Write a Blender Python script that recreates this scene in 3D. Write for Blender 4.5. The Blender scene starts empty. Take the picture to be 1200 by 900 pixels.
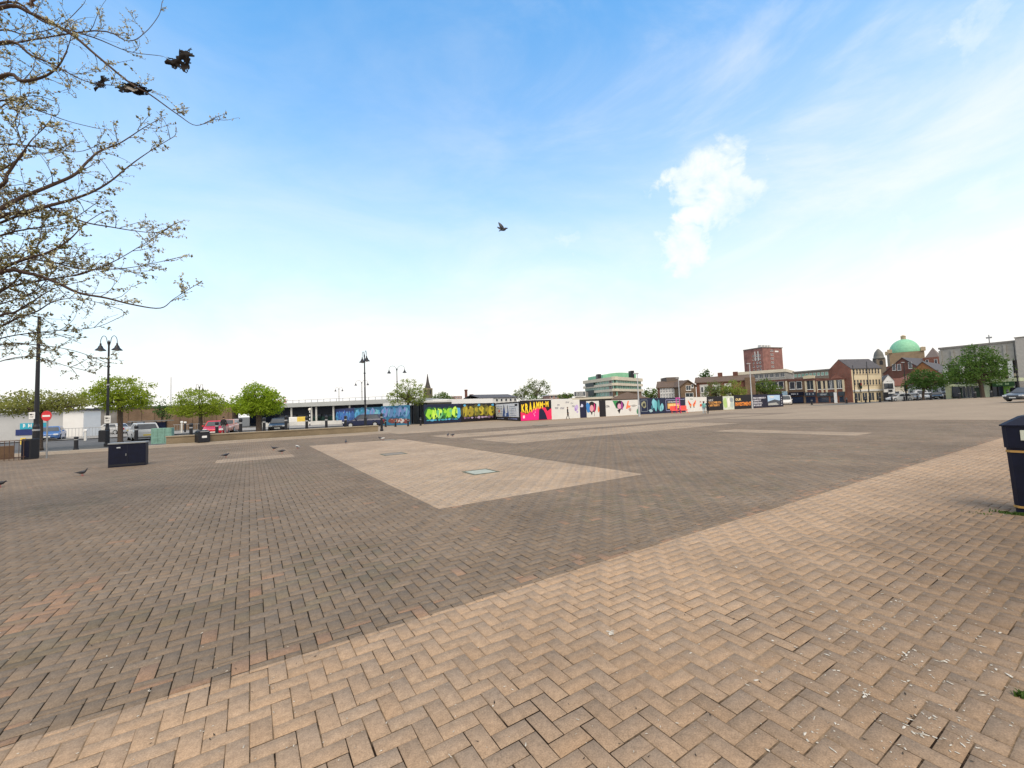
import bpy, bmesh, math, random
import numpy as np
from mathutils import Vector, Matrix, noise as mnoise
rad = math.radians
sc = bpy.context.scene
COL = sc.collection

# ------------------------------------------------------------------ camera
F_PX = 490.0; PITCH = rad(3.2); ROLL = rad(2.06); YAW = rad(57.8); EYE = 1.6
# world: X and Y run along the two paving directions of the square; the camera stands at the origin
_r0 = Vector((math.sin(YAW), -math.cos(YAW), 0)); _f0 = Vector((math.cos(YAW), math.sin(YAW), 0)); _z = Vector((0, 0, 1))
FWD = _f0 * math.cos(PITCH) + _z * math.sin(PITCH)
_u0 = -_f0 * math.sin(PITCH) + _z * math.cos(PITCH)
RGT = _r0 * math.cos(ROLL) - _u0 * math.sin(ROLL)
UPV = _u0 * math.cos(ROLL) + _r0 * math.sin(ROLL)
cam_d = bpy.data.cameras.new('camera'); cam = bpy.data.objects.new('camera', cam_d); COL.objects.link(cam)
m = Matrix((RGT, UPV, -FWD)).transposed().to_4x4(); m.translation = (0, 0, EYE); cam.matrix_world = m
cam_d.sensor_width = 36; cam_d.lens = 36 * F_PX / 1200; cam_d.clip_start = .05; cam_d.clip_end = 6000
sc.camera = cam

def ss(a, b, x):
    t = max(0., min(1., (x - a) / (b - a))); return t * t * (3 - 2 * t)
def H(x, y):                                   # the far right corner of the square climbs gently
    return .5 * ss(45, 100, x) * (1 - ss(11, 36, y))
def ray(px, py): return FWD + RGT * ((px - 600) / F_PX) + UPV * ((450 - py) / F_PX)
def PZ(px, py, Z):                             # point at a forward distance Z
    d = ray(px, py); return Vector((0, 0, EYE)) + d * (Z / d.dot(_f0))
def GP(px, py):                                # point on the ground
    d = ray(px, py); h = 0
    for _ in range(6):
        t = (h - EYE) / d.z; p = Vector((0, 0, EYE)) + d * t; h = H(p.x, p.y)
    return p
def hor(px): return 499 - .036 * px
def PB(px, Z, py=None):
    p = PZ(px, hor(px) if py is None else py, Z); return Vector((p.x, p.y, H(p.x, p.y)))
def zat(px, py, Z): return PZ(px, py, Z).z
def depth_of(p): return p.dot(_f0)

# ------------------------------------------------------------------ materials
MATS = {}
def mat(name, col, rough=.7, var=.12, scale=3., metal=0., bump=0., spec=.4, trans=0., col2=None):
    if name in MATS: return MATS[name]
    M = bpy.data.materials.new(name); M.use_nodes = True; nt = M.node_tree; N = nt.nodes; L = nt.links
    b = N['Principled BSDF']; b.inputs['Roughness'].default_value = rough; b.inputs['Metallic'].default_value = metal
    b.inputs['Specular IOR Level'].default_value = spec
    tc = N.new('ShaderNodeTexCoord'); nz = N.new('ShaderNodeTexNoise'); nz.inputs['Scale'].default_value = scale
    nz.inputs['Detail'].default_value = 6; nz.inputs['Roughness'].default_value = .65
    L.new(tc.outputs['Object'], nz.inputs['Vector'])
    rp = N.new('ShaderNodeValToRGB'); c = Vector(col)
    e = rp.color_ramp.elements; e[0].position = .3; e[1].position = .7
    a = c * (1 - var); d = c * (1 + var) if col2 is None else Vector(col2)
    e[0].color = (*a, 1); e[1].color = (*[min(1, q) for q in d], 1)
    L.new(nz.outputs['Fac'], rp.inputs['Fac']); L.new(rp.outputs['Color'], b.inputs['Base Color'])
    if bump:
        bp = N.new('ShaderNodeBump'); bp.inputs['Strength'].default_value = bump; bp.inputs['Distance'].default_value = .02
        L.new(nz.outputs['Fac'], bp.inputs['Height']); L.new(bp.outputs['Normal'], b.inputs['Normal'])
    if trans:
        tr = N.new('ShaderNodeBsdfTranslucent'); mx = N.new('ShaderNodeMixShader'); mx.inputs[0].default_value = trans
        L.new(rp.outputs['Color'], tr.inputs['Color']); L.new(b.outputs[0], mx.inputs[1]); L.new(tr.outputs[0], mx.inputs[2])
        L.new(mx.outputs[0], N['Material Output'].inputs['Surface'])
    MATS[name] = M; return M
def brickmat(name, c1, c2, mortar, scale=1., rough=.85):
    if name in MATS: return MATS[name]
    M = bpy.data.materials.new(name); M.use_nodes = True; nt = M.node_tree; N = nt.nodes; L = nt.links
    b = N['Principled BSDF']; b.inputs['Roughness'].default_value = rough; b.inputs['Specular IOR Level'].default_value = .2
    tc = N.new('ShaderNodeTexCoord'); sp = N.new('ShaderNodeSeparateXYZ'); L.new(tc.outputs['Object'], sp.inputs[0])
    ad = N.new('ShaderNodeMath'); L.new(sp.outputs[0], ad.inputs[0]); L.new(sp.outputs[1], ad.inputs[1])
    cb = N.new('ShaderNodeCombineXYZ'); L.new(ad.outputs[0], cb.inputs[0]); L.new(sp.outputs[2], cb.inputs[1])
    br = N.new('ShaderNodeTexBrick'); br.inputs['Scale'].default_value = scale
    br.inputs['Brick Width'].default_value = .225; br.inputs['Row Height'].default_value = .075; br.inputs['Mortar Size'].default_value = .008
    br.inputs['Color1'].default_value = (*c1, 1); br.inputs['Color2'].default_value = (*c2, 1); br.inputs['Mortar'].default_value = (*mortar, 1)
    L.new(cb.outputs[0], br.inputs['Vector'])
    nz = N.new('ShaderNodeTexNoise'); nz.inputs['Scale'].default_value = .5; nz.inputs['Detail'].default_value = 8; L.new(tc.outputs['Object'], nz.inputs['Vector'])
    mr = N.new('ShaderNodeMapRange'); mr.inputs[1].default_value = .3; mr.inputs[2].default_value = .7; mr.inputs[3].default_value = .72; mr.inputs[4].default_value = 1.2
    L.new(nz.outputs['Fac'], mr.inputs[0])
    mx = N.new('ShaderNodeMix'); mx.data_type = 'RGBA'; mx.blend_type = 'MULTIPLY'; mx.inputs[0].default_value = 1
    L.new(br.outputs['Color'], mx.inputs[6]); L.new(mr.outputs[0], mx.inputs[7]); L.new(mx.outputs[2], b.inputs['Base Color'])
    MATS[name] = M; return M

BLACK = mat('black_paint', (.012, .013, .018), .45)
NAVY = mat('navy_paint', (.004, .006, .02), .5, .35, 5, spec=.25)
WHITE = mat('white_paint', (.78, .78, .77), .6, .06)
OFFW = mat('weathered_white', (.62, .62, .6), .7, .12, 1)
GREYP = mat('grey_paint', (.32, .33, .34), .6)
LGREY = mat('light_grey_metal', (.5, .52, .54), .45, .08, metal=.3)
STEEL = mat('galvanised_steel', (.3, .31, .32), .45, metal=.6)
GLASS = mat('window_glass', (.045, .055, .07), .08, .4, .6, spec=.8)
GLASSG = mat('green_tinted_glass', (.18, .36, .29), .1, .35, .5, spec=.7)
GLASSB = mat('blue_shop_glass', (.02, .035, .07), .1, .5, .5, spec=.7)
CONC = mat('concrete', (.32, .31, .29), .85, .2, 1.2, bump=.2)
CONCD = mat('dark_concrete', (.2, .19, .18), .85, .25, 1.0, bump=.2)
CREAM = mat('cream_render', (.62, .53, .37), .8, .1, 1.)
SLATE = mat('slate_roof', (.075, .07, .075), .7, .25, 2.5)
TILE = mat('brown_roof_tiles', (.115, .075, .05), .8, .3, 2.5)
TILER = mat('red_roof_tiles', (.16, .065, .045), .8, .3, 2.5)
COPPER = mat('green_copper', (.22, .5, .32), .55, .14, 1.2)
BRK_BR = brickmat('brown_brick', (.2, .125, .075), (.15, .09, .055), (.22, .19, .15))
BRK_RD = brickmat('red_brick', (.27, .085, .05), (.2, .07, .045), (.25, .2, .17))
BRK_DK = brickmat('dark_red_brick', (.17, .065, .05), (.13, .05, .04), (.16, .12, .1))
BRK_YL = brickmat('buff_brick', (.33, .24, .13), (.27, .19, .1), (.3, .26, .2))
STONE = mat('buff_stone', (.42, .33, .22), .85, .2, 2., bump=.2)
BARK = mat('tree_bark', (.075, .055, .042), .9, .35, 9, bump=.5)
TWIG = mat('twig_bark', (.07, .045, .035), .85, .4, 14)
RUBBER = mat('tyre_rubber', (.015, .015, .016), .85)
GOLD = mat('gold_band', (.42, .24, .07), .45, .15)
RED = mat('red_paint', (.6, .03, .04), .4)
SKIN = mat('skin', (.45, .27, .2), .6)
HAIRD = mat('dark_hair', (.025, .018, .014), .6)
YEL = mat('yellow_paint', (.75, .55, .1), .5)
LAMPG = mat('headlamp_glass', (.6, .62, .64), .15)
REDL = mat('rear_lamp', (.4, .01, .01), .25)

# ------------------------------------------------------------------ mesh builder
class MB:
    def __init__(s): s.v = []; s.f = []; s.m = []; s.mats = []
    def mi(s, M):
        if M not in s.mats: s.mats.append(M)
        return s.mats.index(M)
    def raw(s, vs, fs, M):
        o = len(s.v); k = s.mi(M); s.v += [tuple(v) for v in vs]
        for f in fs: s.f.append(tuple(i + o for i in f)); s.m.append(k)
        return s
    def box(s, x0, x1, y0, y1, z0, z1, M):
        vs = [(x0, y0, z0), (x1, y0, z0), (x1, y1, z0), (x0, y1, z0), (x0, y0, z1), (x1, y0, z1), (x1, y1, z1), (x0, y1, z1)]
        return s.raw(vs, [(0, 3, 2, 1), (4, 5, 6, 7), (0, 1, 5, 4), (1, 2, 6, 5), (2, 3, 7, 6), (3, 0, 4, 7)], M)
    def bbox(s, x0, x1, y0, y1, z0, z1, M, b=.02):      # box with chamfered upright and top edges
        def ring(i, z): return [(x0 + i, y0 + i + b, z), (x0 + i + b, y0 + i, z), (x1 - i - b, y0 + i, z), (x1 - i, y0 + i + b, z),
                                (x1 - i, y1 - i - b, z), (x1 - i - b, y1 - i, z), (x0 + i + b, y1 - i, z), (x0 + i, y1 - i - b, z)]
        return s.loft([ring(0, z0), ring(0, z1 - b), ring(b * .8, z1)], M)
    def loft(s, rings, M, cap=True):
        n = len(rings[0]); vs = [p for r in rings for p in r]; fs = []
        for a in range(len(rings) - 1):
            for i in range(n):
                j = (i + 1) % n; fs.append((a * n + i, a * n + j, (a + 1) * n + j, (a + 1) * n + i))
        if cap: fs.append(tuple(range(n - 1, -1, -1))); fs.append(tuple(range((len(rings) - 1) * n, len(rings) * n)))
        return s.raw(vs, fs, M)
    def lathe(s, prof, M, c=(0, 0, 0), n=16, cap=True):
        return s.loft([[(c[0] + r * math.cos(2 * math.pi * i / n), c[1] + r * math.sin(2 * math.pi * i / n), c[2] + z) for i in range(n)] for r, z in prof], M, cap)
    def tube(s, pts, rs, M, n=6, cap=True):
        pts = [Vector(p) for p in pts]
        if not hasattr(rs, '__len__'): rs = [rs] * len(pts)
        rings = []; ref = None
        for i, p in enumerate(pts):
            d = (pts[min(i + 1, len(pts) - 1)] - pts[max(i - 1, 0)])
            if d.length < 1e-9: d = Vector((0, 0, 1))
            d.normalize()
            if ref is None: ref = Vector((1, 0, 0)) if abs(d.x) < .8 else Vector((0, 1, 0))
            a = (ref - d * ref.dot(d)).normalized(); b = d.cross(a); ref = a
            rings.append([tuple(p + (a * math.cos(2 * math.pi * k / n) + b * math.sin(2 * math.pi * k / n)) * rs[i]) for k in range(n)])
        return s.loft(rings, M, cap)
    def prism_y(s, poly, y0, y1, M):          # polygon in x,z pushed along y
        n = len(poly); vs = [(x, y0, z) for x, z in poly] + [(x, y1, z) for x, z in poly]
        fs = [tuple(range(n)), tuple(range(2 * n - 1, n - 1, -1))] + [(i, i + n, (i + 1) % n + n, (i + 1) % n) for i in range(n)]
        return s.raw(vs, fs, M)
    def prism_z(s, poly, z0, z1, M):
        n = len(poly); vs = [(x, y, z0) for x, y in poly] + [(x, y, z1) for x, y in poly]
        fs = [tuple(range(n - 1, -1, -1)), tuple(range(n, 2 * n))] + [(i, (i + 1) % n, (i + 1) % n + n, i + n) for i in range(n)]
        return s.raw(vs, fs, M)
    def ball(s, c, r, M, nu=10, nv=7):
        if not hasattr(r, '__len__'): r = (r, r, r)
        rings = []
        for j in range(nv + 1):
            t = math.pi * (j + .02) / (nv + .04) - math.pi / 2
            rings.append([(c[0] + r[0] * math.cos(t) * math.cos(2 * math.pi * i / nu), c[1] + r[1] * math.cos(t) * math.sin(2 * math.pi * i / nu), c[2] + r[2] * math.sin(t)) for i in range(nu)])
        return s.loft(rings, M)
    def shape(s, poly, M, layer=1, rim=.004):            # painted shape on a panel front: thin slab proud of y=0
        return s.prism_y(poly, -rim * layer, -rim * layer + rim * .8, M)
    def text(s, txt, x, z, h, M, w=None, layer=2, bold=0., rim=.004, shear=0.):
        c = bpy.data.curves.new('lettering', 'FONT'); c.body = txt; c.size = 1; c.offset = bold; c.extrude = .0; c.resolution_u = 2; c.shear = shear
        o = bpy.data.objects.new('lettering', c); COL.objects.link(o)
        bpy.context.view_layer.update(); dg = bpy.context.evaluated_depsgraph_get()
        me = bpy.data.meshes.new_from_object(o.evaluated_get(dg)); bpy.data.objects.remove(o); bpy.data.curves.remove(c)
        if not me.vertices: return s
        xs = [v.co.x for v in me.vertices]; ys = [v.co.y for v in me.vertices]
        sx = (w / (max(xs) - min(xs))) if w else h / (max(ys) - min(ys)); sz = h / (max(ys) - min(ys))
        s.raw([(x + (v.co.x - min(xs)) * sx, -rim * layer, z + (v.co.y - min(ys)) * sz) for v in me.vertices], [tuple(p.vertices) for p in me.polygons], M)
        bpy.data.meshes.remove(me); return s
    def mesh(s, name, smooth=False):
        me = bpy.data.meshes.new(name); me.from_pydata(s.v, [], s.f)
        for M in s.mats: me.materials.append(M)
        me.polygons.foreach_set('material_index', s.m)
        if smooth: me.polygons.foreach_set('use_smooth', [True] * len(s.f))
        bm = bmesh.new(); bm.from_mesh(me); bmesh.ops.recalc_face_normals(bm, faces=bm.faces) if len(s.f) < 20000 and not smooth == 'leaf' else None; bm.to_mesh(me); bm.free()
        me.update(); return me
    def build(s, name, parent=None, loc=(0, 0, 0), rotz=0, smooth=False):
        return link(name, s.mesh(name, smooth), parent, loc, rotz)
def link(name, me, parent=None, loc=(0, 0, 0), rotz=0):
    o = bpy.data.objects.new(name, me); COL.objects.link(o); o.location = loc; o.rotation_euler = (0, 0, rotz)
    if parent: o.parent = parent
    return o
def tag(o, label=None, cat=None, group=None, kind=None):
    for k, v in (('label', label), ('category', cat), ('group', group), ('kind', kind)):
        if v: o[k] = v
    return o
def thing(name, label, cat, loc=(0, 0, 0), rotz=0, group=None):
    o = bpy.data.objects.new(name, None); COL.objects.link(o); o.location = loc; o.rotation_euler = (0, 0, rotz); o.empty_display_size = .3
    return tag(o, label, cat, group)
def dup(root, loc, rotz=0, label=None, group=None, scale=None):
    r = root.copy(); COL.objects.link(r); r.location = loc; r.rotation_euler = (0, 0, rotz)
    if label: r['label'] = label
    if group: r['group'] = group
    if scale: r.scale = scale
    for ch in list(root.children):
        c = ch.copy(); COL.objects.link(c); c.parent = r
        for g in list(ch.children):
            d = g.copy(); COL.objects.link(d); d.parent = c
    return r

# ------------------------------------------------------------------ world and sun
SUN_EL = 54; SUN_AZ = 255          # compass-like angle of the sun seen from the square, measured from world +X
def make_world():
    w = bpy.data.worlds.new('World'); sc.world = w; w.use_nodes = True; nt = w.node_tree; N = nt.nodes; L = nt.links
    bg = N['Background']; bg.inputs['Strength'].default_value = .1
    sky = N.new('ShaderNodeTexSky'); sky.sky_type = 'NISHITA'; sky.sun_disc = False; sky.sun_elevation = rad(SUN_EL); sky.sun_rotation = rad(90 - SUN_AZ)
    sky.air_density = 1.3; sky.dust_density = .6; sky.ozone_density = 2.5
    tc = N.new('ShaderNodeTexCoord'); D = tc.outputs['Generated']
    def math_(op, a, b=None, c=None, clamp=False):
        n = N.new('ShaderNodeMath'); n.operation = op; n.use_clamp = clamp
        for i, q in enumerate((a, b, c)):
            if q is None: continue
            if isinstance(q, (int, float)): n.inputs[i].default_value = q
            else: L.new(q, n.inputs[i])
        return n.outputs[0]
    def mr(x, a, b, c=0., d=1., kind='SMOOTHSTEP'):
        n = N.new('ShaderNodeMapRange'); n.interpolation_type = kind; L.new(x, n.inputs[0])
        for i, q in enumerate((a, b, c, d)): n.inputs[i + 1].default_value = q
        return n.outputs[0]
    def noise_(scale, detail, vec, rough=.55, dist=0):
        n = N.new('ShaderNodeTexNoise'); n.inputs['Scale'].default_value = scale; n.inputs['Detail'].default_value = detail; n.inputs['Roughness'].default_value = rough
        n.inputs['Distortion'].default_value = dist; L.new(vec, n.inputs['Vector']); return n
    def dot(vec, d):
        n = N.new('ShaderNodeVectorMath'); n.operation = 'DOT_PRODUCT'; L.new(vec, n.inputs[0]); n.inputs[1].default_value = tuple(d); return n.outputs['Value']
    sep = N.new('ShaderNodeSeparateXYZ'); L.new(D, sep.inputs[0]); z = sep.outputs[2]
    mp = N.new('ShaderNodeMapping'); L.new(D, mp.inputs[0]); mp.inputs['Scale'].default_value = (1, 1, 2.6); mp.inputs['Rotation'].default_value = (.25, .1, .4)
    streak = noise_(2.4, 9, mp.outputs[0], .62, .5).outputs['Fac']
    fine = noise_(14, 8, D, .65, .3)
    rt = dot(D, _r0)
    # pale haze towards the horizon, streaked with cirrus
    zz = math_('ADD', z, math_('MULTIPLY', math_('SUBTRACT', streak, .5), -.28))
    zz = math_('ADD', zz, math_('MULTIPLY', rt, -.07))
    haze = math_('POWER', mr(zz, .84, .10, kind='LINEAR'), 1.5)
    haze = math_('MAXIMUM', haze, mr(z, .21, .03))
    haze = math_('MAXIMUM', haze, mr(z, .76, .9)); haze = math_('MAXIMUM', haze, mr(dot(D, _f0), .12, -.3))      # unseen white cloud added overhead and behind to neutralise and soften the light
    # a thin veil on the right
    veil = math_('MULTIPLY', mr(streak, .42, .72), mr(rt, -.35, .75))
    veil = math_('MULTIPLY', veil, .38)
    # one small torn cloud and a few wisps
    nx = N.new('ShaderNodeVectorMath'); nx.operation = 'MULTIPLY_ADD'; L.new(fine.outputs['Color'], nx.inputs[0]); nx.inputs[1].default_value = (.14, .14, .14); nx.inputs[2].default_value = (-.07, -.07, -.07)
    fine2 = noise_(5.5, 5, D, .6)
    nx2 = N.new('ShaderNodeVectorMath'); nx2.operation = 'MULTIPLY_ADD'; L.new(fine2.outputs['Color'], nx2.inputs[0]); nx2.inputs[1].default_value = (.2, .2, .2); nx2.inputs[2].default_value = (-.1, -.1, -.1)
    dd = N.new('ShaderNodeVectorMath'); L.new(D, dd.inputs[0]); L.new(nx.outputs[0], dd.inputs[1])
    dd2 = N.new('ShaderNodeVectorMath'); L.new(dd.outputs[0], dd2.inputs[0]); L.new(nx2.outputs[0], dd2.inputs[1])
    dn = N.new('ShaderNodeVectorMath'); dn.operation = 'NORMALIZE'; L.new(dd2.outputs[0], dn.inputs[0])
    cl = None
    for px, py, r, amt in ((834, 220, 2.7, .9), (858, 216, 2.0, .85), (806, 212, 1.9, .8), (824, 256, 2.0, .85), (800, 290, 1.9, .75), (836, 240, 2.1, .88), (848, 206, 1.8, .6), (666, 290, 1.1, .3), (1140, 44, 1.2, .3), (1060, 290, 1.4, .2), (1165, 235, 1.6, .25)):
        d0 = ray(px, py).normalized()
        q = mr(dot(dn.outputs[0], d0), math.cos(rad(r * 1.5)), math.cos(rad(r * .3)), 0, amt)
        cl = q if cl is None else math_('MAXIMUM', cl, q)
    cl = math_('MULTIPLY', cl, mr(fine.outputs['Fac'], .25, .68, .3, 1))
    tot = math_('SUBTRACT', 1, math_('MULTIPLY', math_('SUBTRACT', 1, haze), math_('SUBTRACT', 1, veil)))
    mx = N.new('ShaderNodeMix'); mx.data_type = 'RGBA'; L.new(tot, mx.inputs[0])
    tint = N.new('ShaderNodeMix'); tint.data_type = 'RGBA'; tint.blend_type = 'MULTIPLY'; tint.inputs[0].default_value = 1
    L.new(sky.outputs[0], tint.inputs[6]); tint.inputs[7].default_value = (.95, 2.5, 3.1, 1)
    L.new(tint.outputs[2], mx.inputs[6]); mx.inputs[7].default_value = (11.2, 10.95, 10.5, 1)
    mx2 = N.new('ShaderNodeMix'); mx2.data_type = 'RGBA'; L.new(cl, mx2.inputs[0]); L.new(mx.outputs[2], mx2.inputs[6]); mx2.inputs[7].default_value = (11.2, 11.3, 11.3, 1)
    L.new(mx2.outputs[2], bg.inputs['Color'])
make_world()
sl = bpy.data.lights.new('sun', 'SUN'); sl.energy = 2.6; sl.angle = rad(38); sl.color = (1, .87, .72)
so = bpy.data.objects.new('sun', sl); COL.objects.link(so)
sd = Vector((math.cos(rad(SUN_AZ)) * math.cos(rad(SUN_EL)), math.sin(rad(SUN_AZ)) * math.cos(rad(SUN_EL)), math.sin(rad(SUN_EL))))
so.rotation_euler = sd.to_track_quat('Z', 'Y').to_euler(); so.location = (0, 0, 60)
sc.view_settings.view_transform = 'Standard'; sc.view_settings.look = 'None'; sc.view_settings.gamma = 1; sc.view_settings.use_curve_mapping = False
sc.view_settings.exposure = 0.0

# ------------------------------------------------------------------ ground and paving
R_NEAR = 34.0
C_LIGHT = np.array((.36, .254, .17)); C_DARK = np.array((.192, .145, .104)); C_PINK = np.array((.375, .282, .202)); C_BAND = np.array((.33, .253, .183)); C_FAR = np.array((.30, .232, .165)); C_RED = np.array((.36, .2, .12))
ZONES = [((2.6, 7.5, 6.5, 24), C_PINK), ((-1.05, 1.5, 18.3, 19.6), C_BAND), ((-.9, 1.5, 19.6, 24), C_DARK * 1.18), ((9.6, 44, 21.8, 25.2), C_BAND), ((10, 28, 15.8, 20.2), C_BAND * .97),
         ((20.3, 22.1, 6.9, 12.8), C_BAND), ((9, 104, 29.5, 48), C_BAND), ((34, 104, 3.3, 21), C_FAR), ((-30, 9, 31.5, 34.9), C_FAR * 1.05), ((48, 104, 21, 29), C_FAR)]
def fbm(x, y, s, seed):
    r = np.random.RandomState(seed); o = np.zeros_like(x)
    for k in range(14):
        a = r.uniform(0, 6.28); f = s * r.uniform(.5, 2.2); o += np.sin((x * np.cos(a) + y * np.sin(a)) * f + r.uniform(0, 6.28)) / (1 + .25 * k)
    return o / 3.2
def make_paving():
    w = .1; i0, i1, j0, j1 = -190, 350, -200, 350
    I, J = np.meshgrid(np.arange(i0, i1), np.arange(j0, j1), indexing='ij'); I = I.ravel(); J = J.ravel(); k = (I - J) % 4
    keep = (k == 0) | (k == 3); I = I[keep]; J = J[keep]; hor_ = (k[keep] == 0)
    cx = (I + np.where(hor_, 1, .5)) * w; cy = (J + np.where(hor_, .5, 1)) * w
    # keep joints true at the straight border v = 3.2: bricks snap to a side by their centre
    fx, fy = _f0.x, _f0.y; fw = cx * fx + cy * fy; sd_ = cx * _r0.x + cy * _r0.y; r = np.hypot(cx, cy)
    ok = (r < R_NEAR) & (fw > -1.2) & ((np.abs(sd_) < fw * 1.5 + 2.4)) & ~((cy > 34.8))
    cx, cy, hor_ = cx[ok], cy[ok], hor_[ok]
    hx = np.where(hor_, .1, .05); hy = np.where(hor_, .05, .1); x0, x1, y0, y1 = cx - hx, cx + hx, cy - hy, cy + hy
    def cut(ax, c, lo, hi):                     # blocks that cross a border are cut along it
        nonlocal x0, x1, y0, y1
        a, b_, m_ = (x0, x1, (y0 + y1) / 2) if ax == 0 else (y0, y1, (x0 + x1) / 2)
        k = (a < c - .012) & (b_ > c + .012) & (m_ > lo) & (m_ < hi)
        n0, n1, n2, n3 = x0[k].copy(), x1[k].copy(), y0[k].copy(), y1[k].copy()
        if ax == 0: n0[:] = c; x1 = np.where(k, c, x1)
        else: n2[:] = c; y1 = np.where(k, c, y1)
        x0, x1, y0, y1 = np.concatenate([x0, n0]), np.concatenate([x1, n1]), np.concatenate([y0, n2]), np.concatenate([y1, n3])
    cut(1, 3.24, -99, 99); cut(1, 3.44, -99, 99)
    for (a, b_, c, d), q in ZONES[:6]:
        cut(0, a, c, d); cut(0, b_, c, d); cut(1, c, a, b_); cut(1, d, a, b_)
    cx, cy = (x0 + x1) / 2, (y0 + y1) / 2; n = len(cx)
    rs = np.random.RandomState(4)
    # colours
    col = np.tile(C_DARK, (n, 1)); edge = 3.24
    lt = cy < edge; zone = np.where(lt, 1, 0); col[lt] = C_LIGHT
    for (a, b, c, d), q in ZONES:
        s = (cx > a) & (cx < b) & (cy > c) & (cy < d); col[s] = q; zone[s] = 2
    nl = fbm(cx, cy, .9, 3); ns = fbm(cx, cy, 2.6, 5); nb = fbm(cx, cy, .28, 8)
    val = 1 + rs.normal(0, .045, n) + .045 * nl + .03 * ns + .05 * nb
    val = np.where(zone == 0, val + rs.normal(0, .04, n), val)
    hue = rs.normal(0, .5, n)
    col = col * val[:, None]
    col *= np.stack([1 + .03 * hue + .012 * nl, 1 + .003 * hue, 1 - .035 * hue - .015 * nl], 1)
    # reddish replacements and darker, greener damp bricks
    rp_ = np.zeros(n, bool)
    for (qx, qy, qr) in ((15, 735, .16), (40, 722, .2), (60, 708, .16), (85, 695, .2), (108, 684, .16), (130, 677, .12), (180, 790, .07)):
        q = GP(qx, qy); rp_ |= np.hypot(cx - q.x, cy - q.y) < qr
    red = (zone == 0) & ((rs.rand(n) < .012) | (rp_ & (rs.rand(n) < .75)) | ((np.abs(cy - 3.34) < .1) & (rs.rand(n) < .22)))
    col[red] = col[red] * .6 + C_RED * .4
    grn = (zone == 0) & (fbm(cx, cy, .8, 33) > .5) & (rs.rand(n) < .35)
    col[grn] *= np.array((.9, .94, .9))
    d = np.hypot((cx - 7.0) / 3.2, (cy - .55) / 1.5)          # darker bricks round the litter bin
    bin_dark = np.clip(1.15 - d, 0, 1)
    col *= (1 - .38 * bin_dark[:, None] * np.array((.9, .95, 1.0)))
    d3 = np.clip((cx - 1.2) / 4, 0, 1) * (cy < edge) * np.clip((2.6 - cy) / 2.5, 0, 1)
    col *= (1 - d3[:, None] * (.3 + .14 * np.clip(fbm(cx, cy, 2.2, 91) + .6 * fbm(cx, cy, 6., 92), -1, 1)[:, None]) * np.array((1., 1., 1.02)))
    falloff = np.clip((2.9 - cy) / 2.2, 0, 1) * (cy < edge); col *= (1 - .19 * falloff[:, None]); col[cy < edge] *= (1 + .05 * np.exp(-((cy[cy < edge] - 3.0) / .35) ** 2))[:, None]  # vignette-like light falloff painted into the buff bricks, brighter band by the border
    st = np.clip(fbm(cx, cy, .45, 101) - .35, 0, 1) * np.clip(fbm(cx, cy, 1.6, 102) + .5, 0, 1); col *= (1 - .22 * np.clip(st, 0, 1)[:, None])
    col = np.clip(col, .03, .75)
    # geometry: eight corners a brick, slightly settled and tilted
    g = .0026 + np.clip(rs.normal(.0012, .0016, n), 0, .006); g = g + np.where(zone == 0, .0016, 0); L_ = (x1 - x0) / 2 - g / 2; W_ = (y1 - y0) / 2 - g / 2
    wide = zone == 1; jw = np.clip(.0004 + .0012 * fbm(cx, cy, .8, 61), 0, .003); L_ = L_ - np.where(wide, jw, 0); W_ = W_ - np.where(wide, jw, 0)
    sx = np.array((-1, 1, 1, -1)); sy = np.array((-1, -1, 1, 1)); ch = .0028
    dx = rs.normal(0, .0012, n); dy = rs.normal(0, .0012, n); rot = rs.normal(0, .008, n)
    tz = np.clip(rs.normal(0, .0007, n), -.0012, .002); ta = np.clip(rs.normal(0, .0065, n), -.014, .014); tb = np.clip(rs.normal(0, .0065, n), -.014, .014)
    V = np.zeros((n, 8, 3))
    for q in range(4):
        for lay in (0, 1):
            lx = sx[q] * (L_ - (ch if lay else 0)); ly = sy[q] * (W_ - (ch if lay else 0))
            V[:, q + 4 * lay, 0] = cx + dx + lx - rot * ly; V[:, q + 4 * lay, 1] = cy + dy + ly + rot * lx
            V[:, q + 4 * lay, 2] = tz + ta * lx + tb * ly - (0 if lay else .0045)
    base = (np.arange(n) * 8)[:, None, None]
    fq = np.array(((4, 5, 6, 7), (0, 1, 5, 4), (1, 2, 6, 5), (2, 3, 7, 6), (3, 0, 4, 7)))
    Fc = (base + fq[None]).reshape(-1, 4)
    me = bpy.data.meshes.new('brick_paving'); me.vertices.add(n * 8); me.vertices.foreach_set('co', V.reshape(-1))
    nf = len(Fc); me.loops.add(nf * 4); me.loops.foreach_set('vertex_index', Fc.reshape(-1).astype(np.int32))
    me.polygons.add(nf); me.polygons.foreach_set('loop_start', (np.arange(nf) * 4).astype(np.int32)); me.update(calc_edges=True)
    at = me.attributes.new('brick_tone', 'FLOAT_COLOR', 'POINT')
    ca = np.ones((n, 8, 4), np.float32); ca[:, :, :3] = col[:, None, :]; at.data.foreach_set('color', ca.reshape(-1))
    M = bpy.data.materials.new('clay_paver'); M.use_nodes = True; nt = M.node_tree; N = nt.nodes; L = nt.links; b = N['Principled BSDF']
    b.inputs['Roughness'].default_value = .82; b.inputs['Specular IOR Level'].default_value = .25
    aa = N.new('ShaderNodeAttribute'); aa.attribute_name = 'brick_tone'; tc = N.new('ShaderNodeTexCoord')
    n1 = N.new('ShaderNodeTexNoise'); n1.inputs['Scale'].default_value = 26; n1.inputs['Detail'].default_value = 9; n1.inputs['Roughness'].default_value = .7; L.new(tc.outputs['Object'], n1.inputs['Vector'])
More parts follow.
